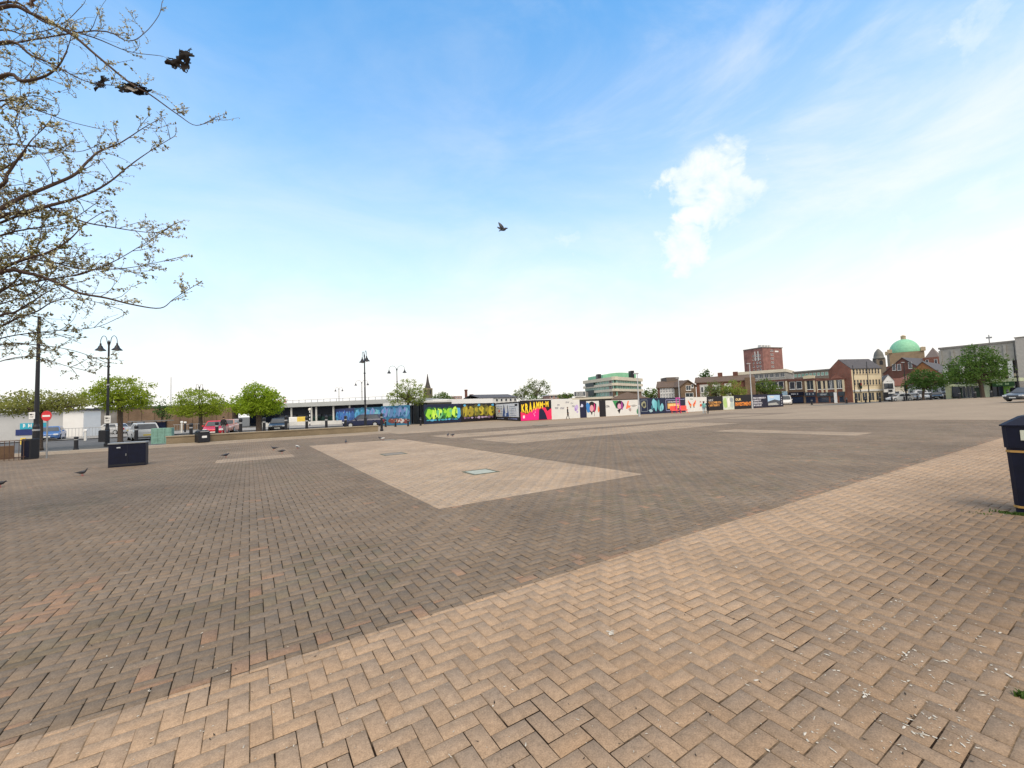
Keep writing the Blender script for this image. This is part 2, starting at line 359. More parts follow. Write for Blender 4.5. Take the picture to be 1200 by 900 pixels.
    n2 = N.new('ShaderNodeTexNoise'); n2.inputs['Scale'].default_value = 130; n2.inputs['Detail'].default_value = 3; L.new(tc.outputs['Object'], n2.inputs['Vector'])
    n3 = N.new('ShaderNodeTexNoise'); n3.inputs['Scale'].default_value = .7; n3.inputs['Detail'].default_value = 8; n3.inputs['Roughness'].default_value = .6; L.new(tc.outputs['Object'], n3.inputs['Vector'])
    def rng(src, a, b_, c, d_):
        q = N.new('ShaderNodeMapRange'); L.new(src, q.inputs[0])
        for i, vv in enumerate((a, b_, c, d_)): q.inputs[i + 1].default_value = vv
        return q.outputs[0]
    def mul(a, c):
        q = N.new('ShaderNodeMix'); q.data_type = 'RGBA'; q.blend_type = 'MULTIPLY'; q.inputs[0].default_value = 1; L.new(a, q.inputs[6]); L.new(c, q.inputs[7]); return q.outputs[2]
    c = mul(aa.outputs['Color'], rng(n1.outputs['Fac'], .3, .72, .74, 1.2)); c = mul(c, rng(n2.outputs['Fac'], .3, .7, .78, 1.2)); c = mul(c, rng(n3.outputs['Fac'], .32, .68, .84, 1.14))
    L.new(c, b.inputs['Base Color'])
    ad = N.new('ShaderNodeMath'); L.new(n1.outputs['Fac'], ad.inputs[0]); L.new(n2.outputs['Fac'], ad.inputs[1])
    bp = N.new('ShaderNodeBump'); bp.inputs['Strength'].default_value = .35; bp.inputs['Distance'].default_value = .003; L.new(ad.outputs[0], bp.inputs['Height']); L.new(bp.outputs[0], b.inputs['Normal'])
    me.materials.append(M)
    tag(link('brick_paving', me), kind='structure')
make_paving()
def jointmat():
    M = bpy.data.materials.new('joint_sand'); M.use_nodes = True; nt = M.node_tree; N = nt.nodes; L = nt.links; b = N['Principled BSDF']; b.inputs['Roughness'].default_value = 1; b.inputs['Specular IOR Level'].default_value = 0
    tc = N.new('ShaderNodeTexCoord'); n1 = N.new('ShaderNodeTexNoise'); n1.inputs['Scale'].default_value = .9; n1.inputs['Detail'].default_value = 9; n1.inputs['Roughness'].default_value = .75; L.new(tc.outputs['Object'], n1.inputs['Vector'])
    rp = N.new('ShaderNodeValToRGB'); e = rp.color_ramp.elements; e[0].position = .43; e[0].color = (.022, .016, .012, 1); e[1].position = .6; e[1].color = (.30, .215, .14, 1)
    sp = N.new('ShaderNodeSeparateXYZ'); L.new(tc.outputs['Object'], sp.inputs[0]); gt = N.new('ShaderNodeMath'); gt.operation = 'GREATER_THAN'; gt.inputs[1].default_value = 3.24; L.new(sp.outputs[1], gt.inputs[0])
    mx = N.new('ShaderNodeMix'); mx.data_type = 'RGBA'; L.new(gt.outputs[0], mx.inputs[0]); L.new(rp.outputs[0], mx.inputs[6]); mx.inputs[7].default_value = (.03, .024, .018, 1)
    L.new(n1.outputs['Fac'], rp.inputs[0]); L.new(mx.outputs[2], b.inputs['Base Color']); return M
def sheetmat(name, col, var=.12):
    M = bpy.data.materials.new(name); M.use_nodes = True; nt = M.node_tree; N = nt.nodes; L = nt.links; b = N['Principled BSDF']; b.inputs['Roughness'].default_value = .85; b.inputs['Specular IOR Level'].default_value = .25
    tc = N.new('ShaderNodeTexCoord'); cols = None
    prev = None
    for sc_, amt, st in ((.12, var, (1, 2.2, 1)), (.7, var, (2.2, 1, 1)), (6, var * .9, (1, 1, 1)), (40, var * .9, (1, 2, 1))):
        mp = N.new('ShaderNodeMapping'); mp.inputs['Scale'].default_value = st; L.new(tc.outputs['Object'], mp.inputs[0])
        n1 = N.new('ShaderNodeTexNoise'); n1.inputs['Scale'].default_value = sc_; n1.inputs['Detail'].default_value = 6; n1.inputs['Roughness'].default_value = .65; L.new(mp.outputs[0], n1.inputs['Vector'])
        q = N.new('ShaderNodeMapRange'); L.new(n1.outputs['Fac'], q.inputs[0]); q.inputs[1].default_value = .3; q.inputs[2].default_value = .7; q.inputs[3].default_value = 1 - amt; q.inputs[4].default_value = 1 + amt
        mx = N.new('ShaderNodeMix'); mx.data_type = 'RGBA'; mx.blend_type = 'MULTIPLY'; mx.inputs[0].default_value = 1
        if prev is None: mx.inputs[6].default_value = (*col, 1)
        else: L.new(prev, mx.inputs[6])
        L.new(q.outputs[0], mx.inputs[7]); prev = mx.outputs[2]
    L.new(prev, b.inputs['Base Color']); return M
def gsheet(name, poly, z, M, step=None):
    if step is None:
        b = MB(); b.raw([(x, y, z) for x, y in poly], [tuple(range(len(poly)))], M); o = b.build(name)
    else:                                       # rectangle draped on the ground
        x0, x1, y0, y1 = poly; nx = max(1, int((x1 - x0) / step)); ny = max(1, int((y1 - y0) / step)); b = MB()
        vs = []; fs = []
        for i in range(nx + 1):
            for j in range(ny + 1):
                x = x0 + (x1 - x0) * i / nx; y = y0 + (y1 - y0) * j / ny; vs.append((x, y, H(x, y) + z))
        for i in range(nx):
            for j in range(ny): a = i * (ny + 1) + j; fs.append((a, a + ny + 1, a + ny + 2, a + 1))
        b.raw(vs, fs, M); o = b.build(name)
    return tag(o, kind='structure')
ASPH = sheetmat('asphalt', (.105, .102, .1), .12); GROUND = sheetmat('town_ground', (.11, .105, .095), .15)
FARK = .93
gsheet('ground', (-900, 2500, -600, 2500), -.14, GROUND, 34)
a0 = YAW
sect = [(-1.6 * _f0.x, -1.6 * _f0.y)]
for k in range(-30, 31):
    a = YAW + rad(54) * k / 30; x, y = R_NEAR * math.cos(a), R_NEAR * math.sin(a)
    if y > 34.75: x, y = x * 34.75 / y, 34.75
    sect.append((x, y))
sect = [sect[0], (sect[1][0] - 0, sect[1][1])] + sect[2:]
def sand_bed():
    step = .09; xs = np.arange(-3.2, 14, step); ys = np.arange(-8, 12, step); X, Y = np.meshgrid(xs, ys, indexing='ij'); n = fbm(X.ravel(), Y.ravel(), .85, 71) * .8 + fbm(X.ravel(), Y.ravel(), 3., 72) * .5
    Zb = np.clip(-.0046 + .0024 * n, -.0075, -.0028); V = np.stack([X.ravel(), Y.ravel(), Zb], 1); nx, ny = len(xs), len(ys)
    I, J = np.meshgrid(np.arange(nx - 1), np.arange(ny - 1), indexing='ij'); a = (I * ny + J).ravel(); Q = np.stack([a, a + ny, a + ny + 1, a + 1], 1); c = V[a]
    fw = c[:, 0] * _f0.x + c[:, 1] * _f0.y; sd_ = np.abs(c[:, 0] * _r0.x + c[:, 1] * _r0.y); Q = Q[(fw > -.9) & (sd_ < fw * 1.45 + 1.8) & (np.hypot(c[:, 0], c[:, 1]) < 11.5)]
    used_ = np.unique(Q); rm = -np.ones(len(V), int); rm[used_] = np.arange(len(used_)); me = bpy.data.meshes.new('joint_sand_bed'); me.from_pydata(V[used_].tolist(), [], rm[Q].tolist()); me.materials.append(JM); tag(link('joint_sand_bed', me), kind='structure')
JM = jointmat(); sand_bed()
gsheet('joint_sand_bed', [(-3.5, 2.2), (-.9 - 1.2, -1.6)] + [(1.2, -2.0)] + sect[1:], -.0095, JM)
PLAZA = sheetmat('weathered_dark_pavers', tuple(C_DARK * FARK * 1.08), .1); LBAND = sheetmat('pale_pink_pavers', tuple(C_BAND * FARK), .1); LFAR = sheetmat('pale_grey_pavers', tuple(C_FAR * FARK), .1); LBUFF = sheetmat('buff_pavers', tuple(C_LIGHT * FARK), .1)
gsheet('square', (-60, 104, -40, 34.9), -.02, PLAZA, 4)
gsheet('square', (9, 104, 34.9, 49), -.02, PLAZA, 4)
gsheet('pale_paving_band', (-60, 104, -40, 3.23), -.015, LBUFF, 4)
for (a, b_, c, d), q in ZONES:
    if b_ > 25: gsheet('pale_paving_band', (max(a, 9), b_, c, d), -.012 + .0005 * (len(MATS) % 2), LBAND if q[0] > .36 else LFAR, 4)
gsheet('pale_paving_band', (-60, 9, 31.5, 34.9), -.012, LFAR, 4)
# kerb along the road on the left, the road itself and the pavement on the far side
KERB = mat('kerb_stone', (.33, .3, .26), .85, .15, 1.5)
KB = MB()
for k in range(70):
    x = -60 + k * 1.0; KB.bbox(x + .004, x + .996, 34.9, 35.05, -.14, .012, KERB, .012)
tag(KB.build('kerb'), kind='structure')
gsheet('road', (-90, 12, 35.06, 60), -.11, ASPH, 30)
gsheet('pavement', (-90, 12, 60, 75), -.03, sheetmat('pavement_slabs', (.27, .255, .235), .1), 30)
gsheet('road', (104.2, 112, -60, 60), .012, ASPH, 4)
gsheet('pavement', (106.5, 140, -60, 60), .02, sheetmat('pale_slabs', (.33, .31, .28), .1), 4)

# ------------------------------------------------------------------ buildings
class Fac:                                     # a frontage between two picture columns at given distances
    def __init__(s, name, label, cat, a, za, b, zb, group=None):
        s.A = PB(a, za, hor(a) - (14 if a > 600 else 0)); s.B = PB(b, zb, hor(b) - (14 if b > 600 else 0)); d = s.B - s.A; s.W = math.hypot(d.x, d.y); s.rot = math.atan2(d.y, d.x)
        s.root = thing(name, label, cat, s.A, s.rot, group); s.n = Vector((-d.y, d.x, 0)).normalized(); s.t = Vector((d.x, d.y, 0)).normalized()
    def at(s, px, py):                         # local x and height where a picture point meets the frontage
        d = ray(px, py); o = Vector((0, 0, EYE)); t = (s.A - o).dot(s.n) / d.dot(s.n); p = o + d * t
        return (p - s.A).dot(s.t), p.z - s.A.z
    def z(s, px, py): return s.at(px, py)[1]
    def x(s, px): return s.at(px, hor(px))[0]
WC = {}
def window(root, x, z, w, h, fm=WHITE, gm=GLASS, nx=1, nz=1, y=0., fr=.07, rot=None, name='window', loc=None):
    k = (round(w, 2), round(h, 2), fm.name, gm.name, nx, nz)
    if k not in WC:
        b = MB(); f = fr; d = -.05
        for (a0_, a1_, c0, c1) in ((-w / 2, w / 2, 0, f), (-w / 2, w / 2, h - f, h), (-w / 2, -w / 2 + f, f, h - f), (w / 2 - f, w / 2, f, h - f)): b.box(a0_, a1_, d, .02, c0, c1, fm)
        for i in range(1, nx): q = -w / 2 + w * i / nx; b.box(q - f * .35, q + f * .35, d + .01, .02, f, h - f, fm)
        for i in range(1, nz): q = h * i / nz; b.box(-w / 2 + f, w / 2 - f, d + .012, .02, q - f * .35, q + f * .35, fm)
        b.box(-w / 2 - .05, w / 2 + .05, -.11, .02, -.07, -.003, fm)
        g = MB().box(-w / 2 + f, w / 2 - f, -.015, .02, f, h - f, gm)
        WC[k] = (b.mesh('window'), g.mesh('pane'))
    a, g = WC[k]; o = link(name, a, root, (x, y, z), rot or 0); link('pane', g, o); return o
def rowwin(root, xs, zs, w, h, **k):
    for z in zs:
        for x in xs: window(root, x, z, w, h, **k)
def lin(a, b, n): return [a + (b - a) * (i + .5) / n for i in range(n)]
def gable_roof(b, W, D, z0, rise, M, over=.3, t=.18, along=True):
    if along:                                  # ridge runs along the frontage
        for s_ in (0, 1):
            y0, y1 = (-over, D / 2) if not s_ else (D + over, D / 2)
            zz = z0 - rise * over / (D / 2)
            vs = [(-over, y0, zz), (W + over, y0, zz), (W + over, y1, z0 + rise), (-over, y1, z0 + rise)]
            b.raw(vs + [(x, y, z + t) for x, y, z in vs], [(0, 1, 2, 3), (7, 6, 5, 4), (0, 4, 5, 1), (1, 5, 6, 2), (2, 6, 7, 3), (3, 7, 4, 0)], M)
    else:
        for s_ in (0, 1):
            x0, x1 = (-over, W / 2) if not s_ else (W + over, W / 2)
            zz = z0 - rise * over / (W / 2)
            vs = [(x0, -over, zz), (x0, D + over, zz), (x1, D + over, z0 + rise), (x1, -over, z0 + rise)]
            b.raw(vs + [(x, y, z + t) for x, y, z in vs], [(0, 1, 2, 3), (7, 6, 5, 4), (0, 4, 5, 1), (1, 5, 6, 2), (2, 6, 7, 3), (3, 7, 4, 0)], M)
def gables(root, W, D, z0, rise, M, along=True):        # one gable at each end
    for k in (0, 1):
        b = MB()
        if along:
            x0, x1 = ((0, .25), (W - .25, W))[k]
            p = [(x0, 0, z0), (x0, D, z0), (x0, D / 2, z0 + rise), (x1, 0, z0), (x1, D, z0), (x1, D / 2, z0 + rise)]
            b.raw(p, [(0, 1, 2), (5, 4, 3), (0, 3, 4, 1), (1, 4, 5, 2), (2, 5, 3, 0)], M)
        else:
            y0, y1 = ((0, .25), (D - .25, D))[k]; b.prism_y([(0, z0), (W, z0), (W / 2, z0 + rise)], y0, y1, M)
        b.build('gable', root)
def hip_roof(b, x0, x1, y0, y1, z0, rise, M, over=.3):
    x0 -= over; x1 += over; y0 -= over; y1 += over; r = min(x1 - x0, y1 - y0) / 2; my = (y0 + y1) / 2; mx = (x0 + x1) / 2
    if x1 - x0 >= y1 - y0: a, c = (x0 + r, my, z0 + rise), (x1 - r - 1e-3, my, z0 + rise)
    else: a, c = (mx, y0 + r, z0 + rise), (mx, y1 - r - 1e-3, z0 + rise)
    vs = [(x0, y0, z0), (x1, y0, z0), (x1, y1, z0), (x0, y1, z0), a, c]
    b.raw(vs, [(0, 3, 2, 1)] + ([(0, 1, 5, 4), (1, 2, 5), (2, 3, 4, 5), (3, 0, 4)] if x1 - x0 >= y1 - y0 else [(0, 1, 4), (1, 2, 5, 4), (2, 3, 5), (3, 0, 4, 5)]), M)
def glyphs(b, x, z, h, w, M, layer=2, seed=0, dens=.8):      # lettering too small to read in the photograph: strokes only
    r = random.Random(seed); q = x
    while q < x + w - h * .3:
        cw = h * r.uniform(.45, .7)
        if r.random() < dens:
            t = h * .2; y0, y1 = -.004 * layer, -.004 * layer + .003
            b.box(q, q + t, y0, y1, z, z + h, M)
            if r.random() < .6: b.box(q + t, q + cw * .8, y0, y1, z + h - t, z + h, M)
            if r.random() < .6: b.box(q + t, q + cw * .7, y0, y1, z + h * .4, z + h * .4 + t, M)
            if r.random() < .5: b.box(q + t, q + cw * .8, y0, y1, z, z + t, M)
            if r.random() < .5: b.box(q + cw * .8 - t * .5, q + cw * .8 + t * .5, y0, y1, z + t, z + h - t, M)
        q += cw * 1.25

# --- left side: low white units, brown brick warehouse, supermarket
f = Fac('storage_unit', 'long low pale grey unit with white end bay behind the railings at far left', 'building', -70, 46, 99, 48.5)
h1 = f.z(40, 484)
MB().box(0, f.x(75), 0, 2.4, -.3, h1, mat('pale_grey_cladding', (.43, .44, .45), .6, .08, .8)).build('wall', f.root)
MB().box(f.x(75) + .003, f.W, -.15, 2.4, -.3, h1 + .1, mat('white_cladding', (.74, .74, .73), .5, .05, .8)).build('end_bay', f.root)
MB().box(-.2, f.W + .2, -.4, 2.6, h1 + .103, h1 + .35, SLATE).build('roof', f.root)
b = MB(); x0 = f.x(24); x1 = f.x(55)
b.box(x0, x1, -.06, .0, f.z(30, 503), f.z(30, 496), mat('teal_sign', (.03, .33, .46), .5, .3, .6)); b.box(x0 - .4, x1 + .2, -.06, 0, f.z(30, 510), f.z(30, 503.2), mat('navy_sign', (.015, .03, .14), .5))
glyphs(b, x0 + .3, f.z(30, 501), .4, x1 - x0 - .8, WHITE, 18, 3); b.build('shop_sign', f.root)
f = Fac('brick_warehouse', 'long brown brick warehouse with flat roof behind the bus shelter', 'building', 112, 66, 272, 73)
hl, hr = f.z(112, 479.5), f.z(278, 475.5)
hh = (hl + hr) / 2
MB().box(f.x(137), f.W, 0, 5, -.3, hh, BRK_BR).build('wall', f.root)
MB().box(0, f.x(137) - .003, .2, 5, -.3, hh - .1, CONCD).build('grey_end_wall', f.root)
MB().box(-.2, f.W + .2, -.15, 5, hh + .003, hh + .3, SLATE).build('roof_edge', f.root)
for k, x in enumerate(lin(f.x(140), f.W, 9)): MB().box(x - .25, x + .25, -.12, -.003, -.3, hh - .4, BRK_BR).build('buttress', f.root)
f = Fac('supermarket', 'long flat-roofed supermarket with white fascia and slim white columns', 'building', 277, 76, 476, 70)
zt = f.z(440, 468.5); zb = f.z(440, 473.5)
MB().box(0, f.W, 3, 30, -.3, zb, mat('dark_blue_cladding', (.02, .03, .06), .4, .3, .3)).build('wall', f.root)
MB().box(-.4, f.W + 3, -1, 30, zb + .003, zt, mat('white_fascia', (.42, .44, .44), .5, .06, .4)).build('fascia', f.root)
b = MB(); b.box(-.4, f.W + 3, -.6, -.55, zt + .45, zt + .5, STEEL)
for k in range(30): q = k * (f.W + 2) / 29; b.box(q - .03, q + .03, -.62, -.56, zt, zt + .45, STEEL)
b.build('roof_rail', f.root)
for px in (305, 343.5, 367, 372.5, 392.5, 411.5, 430.5): x = f.x(px); MB().lathe([(.16, -.2), (.16, zb)], OFFW, (x, -.4, 0), 10).build('column', f.root)
for k, x in enumerate(lin(0, f.W, 13)): window(f.root, x, .3, f.W / 13 - .2, zb - 1.6, BLACK, GLASSB, 2, 1, 2.95, .08, name='shop_window')
for k, x in enumerate(lin(f.x(330), f.x(395), 6)): MB().box(x - 1.6, x + 1.6, 2.6, 2.68, .1, 1.2, mat('green_glass_panel', (.04, .12, .1), .2)).build('lower_panel', f.root)
for ch, px, y0, y1 in (('r', 326.5, 472.6, 468.6), ('y', 330.8, 474.2, 468.4), ("'", 336.0, 468.2, 466.4), ('s', 337.8, 472.2, 468.0)):
    x, z = f.at(px, y0); MB().text(ch, x, z, f.z(px, y1) - z, RED, bold=.02, rim=.003).build('roof_letter', f.root, (0, -1.0, 0))
MB().box(f.x(336), f.W, -6, -5.7, -.2, .55, OFFW).build('forecourt_wall', f.root)

# --- church spire and far chimneys
p = PB(502, 260); R_ = thing('church_tower', 'distant dark stone church tower with a tall pointed spire', 'church tower', p, 0)
za = zat(502, 468, 260); zm = zat(502, 455, 260); zt = zat(502, 438, 260); hw = 2.0
b = MB(); b.box(-hw, hw, -hw, hw, -.5, zm, mat('mossy_stone', (.13, .12, .07), .9, .25, .6)); b.box(-hw - .2, hw + .2, -hw - .2, hw + .2, zm - .7, zm - .3, STONE); b.build('tower', R_, rotz=.5)
MB().lathe([(hw * 1.0, zm + .003), (hw * .45, zm + (zt - zm) * .45), (.12, zt)], mat('dark_spire_slate', (.06, .05, .05), .8), n=8).build('spire', R_)
for s_ in (0, 1, 2, 3): b = MB(); b.prism_y([(-.5, zm - 3.5), (.5, zm - 3.5), (.5, zm - 1.6), (0, zm - .9), (-.5, zm - 1.6)], -hw - .06, -hw + .1, BLACK); b.build('belfry_opening', R_, rotz=.5 + s_ * math.pi / 2)
for px, y0, lab, r_ in ((546.7, 456.5, 'tall thin dark factory chimney on the skyline left of the squat one', .9), (553, 462, 'short squat dark chimney with flared cap right of the tall chimney', 1.1)):
    p = PB(px, 280); zt = zat(px, y0, 280); b = MB(); b.lathe([(r_ * 1.2, -.5), (r_, zt - 1), (r_ * 1.3, zt - .8), (r_ * 1.3, zt - .2), (r_, zt)], BRK_DK, n=10); tag(b.build('chimney', None, p), lab, 'chimney')
f = Fac('warehouse', 'dark-roofed long shed on the skyline left of the tall pale trees', 'building', 563, 150, 606, 158)
MB().box(0, f.W, 0, 15, -.3, f.z(570, 466.5), OFFW).build('wall', f.root); b = MB(); gable_roof(b, f.W, 15, f.z(570, 466.5) + .003, f.z(570, 462) - f.z(570, 466.5), SLATE); b.build('roof', f.root)
rowwin(f.root, lin(0, f.W, 8), (f.z(570, 471),), .9, 1.1)
f = Fac('flat_block', 'small pinkish brick block on the skyline beside the two chimneys', 'building', 534, 230, 542, 232)
MB().box(0, f.W, 0, 6, -.3, f.z(538, 464), mat('pink_brick', (.36, .22, .18), .8)).build('wall', f.root); rowwin(f.root, lin(0, f.W, 3), (f.z(538, 466.5),), .8, .9)
f = Fac('flat_block', 'low pink-brown block with pale roof edge behind the white panel', 'building', 644, 150, 668, 152)
MB().box(0, f.W, 0, 8, -.3, f.z(650, 463.5), mat('pink_brick', (.36, .22, .18), .8)).build('wall', f.root); MB().box(-.3, f.W + .3, -.3, 8, f.z(650, 463.5) + .003, f.z(650, 462.5) + .1, OFFW).build('roof_edge', f.root); rowwin(f.root, lin(0, f.W, 5), (f.z(650, 466.5),), .8, .9)

# --- green glass office
def office():
    A = PB(685, 128); C = PB(722, 112); B = PB(754, 126); R_ = thing('office_block', 'four-storey concrete office with green ribbon windows and a green rooftop storey', 'office', C, 0)
    def side(P, Q, py_list, left):
        d = Q - P; W = math.hypot(d.x, d.y); a = math.atan2(d.y, d.x); o = P - C; Zc = 112
        b = MB(); inset = .5
        for k, (t0, t1, kind) in enumerate(py_list):
            z0, z1 = zat(722, t1, Zc), zat(722, t0, Zc)
            if kind == 'band': MB().box(-.4 if left else -.002, W + (.4 if not left else 0), 0, 1.0, z0, z1, mat('pale_concrete_band', (.62, .56, .45), .8, .08, .5)).build('concrete_band', R_, o, a)
            elif kind == 'glass':
                m_ = MB().box(.2, W - .2, inset, inset + .3, z0 + .002, z1 - .002, GLASSG)
                for q in lin(.2, W - .2, 12): m_.box(q - .07, q + .07, inset - .08, inset + .01, z0 + .004, z1 - .004, LGREY)
                m_.build('ribbon_window', R_, o, a)
            elif kind == 'brick': MB().box(.3, W - .3, .3, 1., z0, z1, BRK_BR).build('brick_panel', R_, o, a)
        return W
    rows = [(441, 445, 'band'), (445, 448.5, 'glass'), (448.5, 451.5, 'band'), (451.5, 455.3, 'glass'), (455.3, 458.3, 'band')]
    side(A, C, rows + [(458.3, 463.5, 'glass'), (463.5, 467, 'band'), (467, 474, 'brick')], True)
    side(C, B, rows + [(458.3, 474, 'brick')], False)
    # core volume
    bk = Vector((_f0.x, _f0.y, 0)) * 22; an = Vector((A.x, A.y, 0)).normalized(); poly = [(A - C) + an * 1.2 + _r0 * .4, _f0 * 1.2, (B - C) + _f0 * 1.2, (B - C) + bk, (A - C) + an * 22 + _r0 * 1.0]
    z1 = zat(722, 441.5, 112); MB().prism_z([(q.x, q.y) for q in poly], -.3, z1, CONCD).build('wall', R_)
    P0 = PB(708, 124) - C; P1 = PB(747, 127) - C; n = 10; z0 = zat(722, 441, 112) + .3; z2 = zat(728, 435.5, 122)
    d = P1 - P0; W = math.hypot(d.x, d.y)
    pr = [(W * i / n, z0 + (z2 - z0) * (.55 + .45 * math.sin(math.pi * (i + .8) / (n + 2)))) for i in range(n + 1)]
    b = MB(); b.prism_y([(0, z0)] + pr + [(W, z0)], 0, 10, COPPER); b.build('rooftop_storey', R_, P0, math.atan2(d.y, d.x))
    for px, t in ((743, 433.5), (704, 437.5)): q = PB(px, 121) - C; MB().box(-.5, .5, 0, 2, z0 - .3, zat(px, t + .8, 121), BLACK).build('plant_box', R_, q, -.5)
    # dark stair windows near the left
    d = C - A; a = math.atan2(d.y, d.x)
    for t0, t1 in ((449, 453.5), (457.5, 464)): MB().box(1.5, 6, -.08, -.003, zat(690, t1, 125), zat(690, t0, 125), mat('dark_teal_panel', (.015, .03, .035), .3)).build('dark_panel', R_, A - C, a)
office()
f = Fac('annexe', 'low annexe with a brown tiled lean-to roof in front of the office', 'building', 717, 100, 759, 99)
z0, z1 = f.z(740, 467.5), f.z(740, 458.8)
MB().box(0, f.W, 0, 8, -.3, z0, BRK_BR).build('wall', f.root); b = MB(); hip_roof(b, 0, f.W, 0, 8, z0 + .003, z1 - z0, TILE, .4); b.build('roof', f.root)
window(f.root, f.W * .9, z0 - 1.3, 2.2, .8); window(f.root, f.W * .3, z0 - 1.4, 2.2, 1.)
f = Fac('annexe', 'long low flat annexe with pale canopy left of the office', 'building', 668, 104, 717, 101)
MB().box(0, f.W, .5, 10, -.3, f.z(690, 468), CONCD).build('wall', f.root); MB().box(-.3, f.W, -.6, 10, f.z(690, 468) + .003, f.z(690, 465.8), mat('pale_concrete_band', (.5, .46, .38))).build('canopy', f.root)
b = MB(); b.box(f.x(672), f.x(684), 3, 10, 2, f.z(678, 458.5), CONCD); b.build('upper_storey', f.root); rowwin(f.root, lin(f.x(672), f.x(684), 4), (f.z(678, 464.5),), 1., 1.3, y=2.98)
rowwin(f.root, lin(0, f.W, 9), (.9,), 1.2, 1.5, y=.48)

# --- brown brick houses above the hoarding
f = Fac('school_building', 'brown tiled building with a white gridded window wall above the dark hoarding', 'building', 770.5, 98, 799, 96)
z0, z1 = f.z(785, 454), f.z(785, 445.5)
MB().box(0, f.W, 0, 12, -.3, z0, BRK_DK).build('wall', f.root); gables(f.root, f.W, 12, z0, z1 - z0, BRK_BR)
b = MB(); gable_roof(b, f.W, 12, z0 + .003, (z1 - z0) * .95, TILE); b.build('roof', f.root)
n = 7; w = (f.x(797) - f.x(774)) / n
for i in range(n):
    for zz in (f.z(785, 467.5), f.z(785, 460.5)): window(f.root, f.x(774) + w * (i + .5), zz, w - .05, f.z(785, 454.5) - f.z(785, 461.2), nx=2, nz=2, fr=.12)
b = MB(); b.box(f.x(774), f.x(782), 8, 12, z0, f.z(778, 441.5), CONCD); b.build('chimney_block', f.root)
f = Fac('brick_house', 'brown brick gabled house end with round window above the hoarding', 'house', 797.5, 93, 815.5, 93)
z0, z1 = f.z(806, 452.5), f.z(806, 446)
MB().box(0, f.W, 0, 14, -.3, z0, BRK_BR).build('wall', f.root); gables(f.root, f.W, 14, z0, z1 - z0, BRK_BR, False)
b = MB(); gable_roof(b, f.W, 14, z0 + .003, z1 - z0, TILE, along=False); b.build('roof', f.root)
window(f.root, f.x(807.5), f.z(807, 457.5), 1.1, 1.1, nx=2); window(f.root, f.x(806), f.z(806, 465.5), .9, 1.0); window(f.root, f.x(810.5), f.z(810, 465.5), .9, 1.0); window(f.root, f.x(812.3), f.z(812, 454.5), .5, .8)
b = MB(); b.box(f.x(800), f.x(816), 9, 13, 1, f.z(808, 438.5), mat('flat_grey_brown_block', (.13, .105, .09), .8)); b.build('roof_tower', f.root)
f = Fac('apartment_terrace', 'long brown-roofed terrace with white window panels behind street trees', 'building', 816, 95, 884, 90)
zl, zr = f.z(820, 448.5), f.z(880, 446); z0 = (zl + zr) / 2; z1 = f.z(850, 440)
MB().box(0, f.W, 0, 11, -.3, z0, BRK_RD).build('wall', f.root); gables(f.root, f.W, 11, z0, z1 - z0, BRK_BR)
b = MB(); gable_roof(b, f.W, 11, z0 + .003, z1 - z0, TILE); b.build('roof', f.root)
for a_, c_ in ((821, 831), (836, 845), (850, 858)):
    MB().box(f.x(a_), f.x(c_), -.03, -.003, .8, z0 - .4, OFFW).build('white_panel', f.root); w = (f.x(c_) - f.x(a_))
    for zz in (1.2, z0 - 4.2, z0 - 2.2):
        for q in (.27, .73): window(f.root, f.x(a_) + w * q, zz, w * .34, 1.3, y=-.033)
MB().box(f.x(874), f.W + .1, -1.2, -.003, -.3, z0 + .6, BRK_BR).build('brick_bay', f.root)
b = MB()
for px in (846, 865): x = f.x(px); b.box(x - .5, x + .5, 5, 6, z1 - .5, z1 + 1., BRK_DK)
b.build('chimney', f.root)
# tower block
def tower():
    Z = 250; A = PB(876.5, Z + 6, 424); C = PB(894.5, Z - 2, 424); B = PB(917.5, Z + 4, 424); R_ = thing('tower_block', 'tall dark red brick tower block standing alone on the skyline', 'tower block', C, 0)
    zt = zat(905, 407.5, Z); zt2 = zat(886, 412, Z)
    def wall(P, Q, name, zt, D):
        d = Q - P; a = math.atan2(d.y, d.x); W = math.hypot(d.x, d.y); MB().box(0, W, 0, D, -.5, zt, BRK_RD2).build(name, R_, P - C, a); return P - C, a, W
    o, a, W = wall(A, C, 'wall', zt2, 2.5); zl = [zat(886, y, Z) for y in (434.6, 430.3, 426, 421.8, 417.6)]
    for zz in zl:
        for q in (.36, .62, .8): w_ = window(R_, 0, 0, .9, 1.1); w_.location = (o.x + math.cos(a) * W * q, o.y + math.sin(a) * W * q, zz); w_.rotation_euler = (0, 0, a)
    for q in (.5, .7): MB().box(W * q - .3, W * q + .3, -.08, -.003, zt2 - 5.5, zt2 + .2, OFFW).build('stair_strip', R_, o, a)
    MB().box(0, W * .3, -.8, -.003, -.5, zt2 - 1.5, BRK_RD2).build('stair_tower', R_, o, a)
    o, a, W = wall(C, B, 'wall', zt, 13)
    for y in (436, 430.5, 425.5, 420.8, 416.3, 411.8):
        for q in (.42, .5): w_ = window(R_, 0, 0, .9, 1.1); w_.location = (o.x + math.cos(a) * W * q, o.y + math.sin(a) * W * q, zat(905, y, Z)); w_.rotation_euler = (0, 0, a)
    MB().box(W * .62, W * .8, -.06, -.003, zat(908, 412.2, Z), zat(908, 410.6, Z), WHITE).build('sign_plate', R_, o, a)
    b = MB(); b.box(-.3, W + .3, -.3, 13, zt + .003, zt + .5, CONCD)
    for q in (.2, .35, .5, .62): b.box(W * q - .7, W * q + .7, 3, 5, zt + .5, zt + 2.2, OFFW)
    b.build('roof', R_, o, a)
BRK_RD2 = brickmat('tower_brick', (.32, .15, .13), (.27, .125, .11), (.22, .15, .13))
tower()
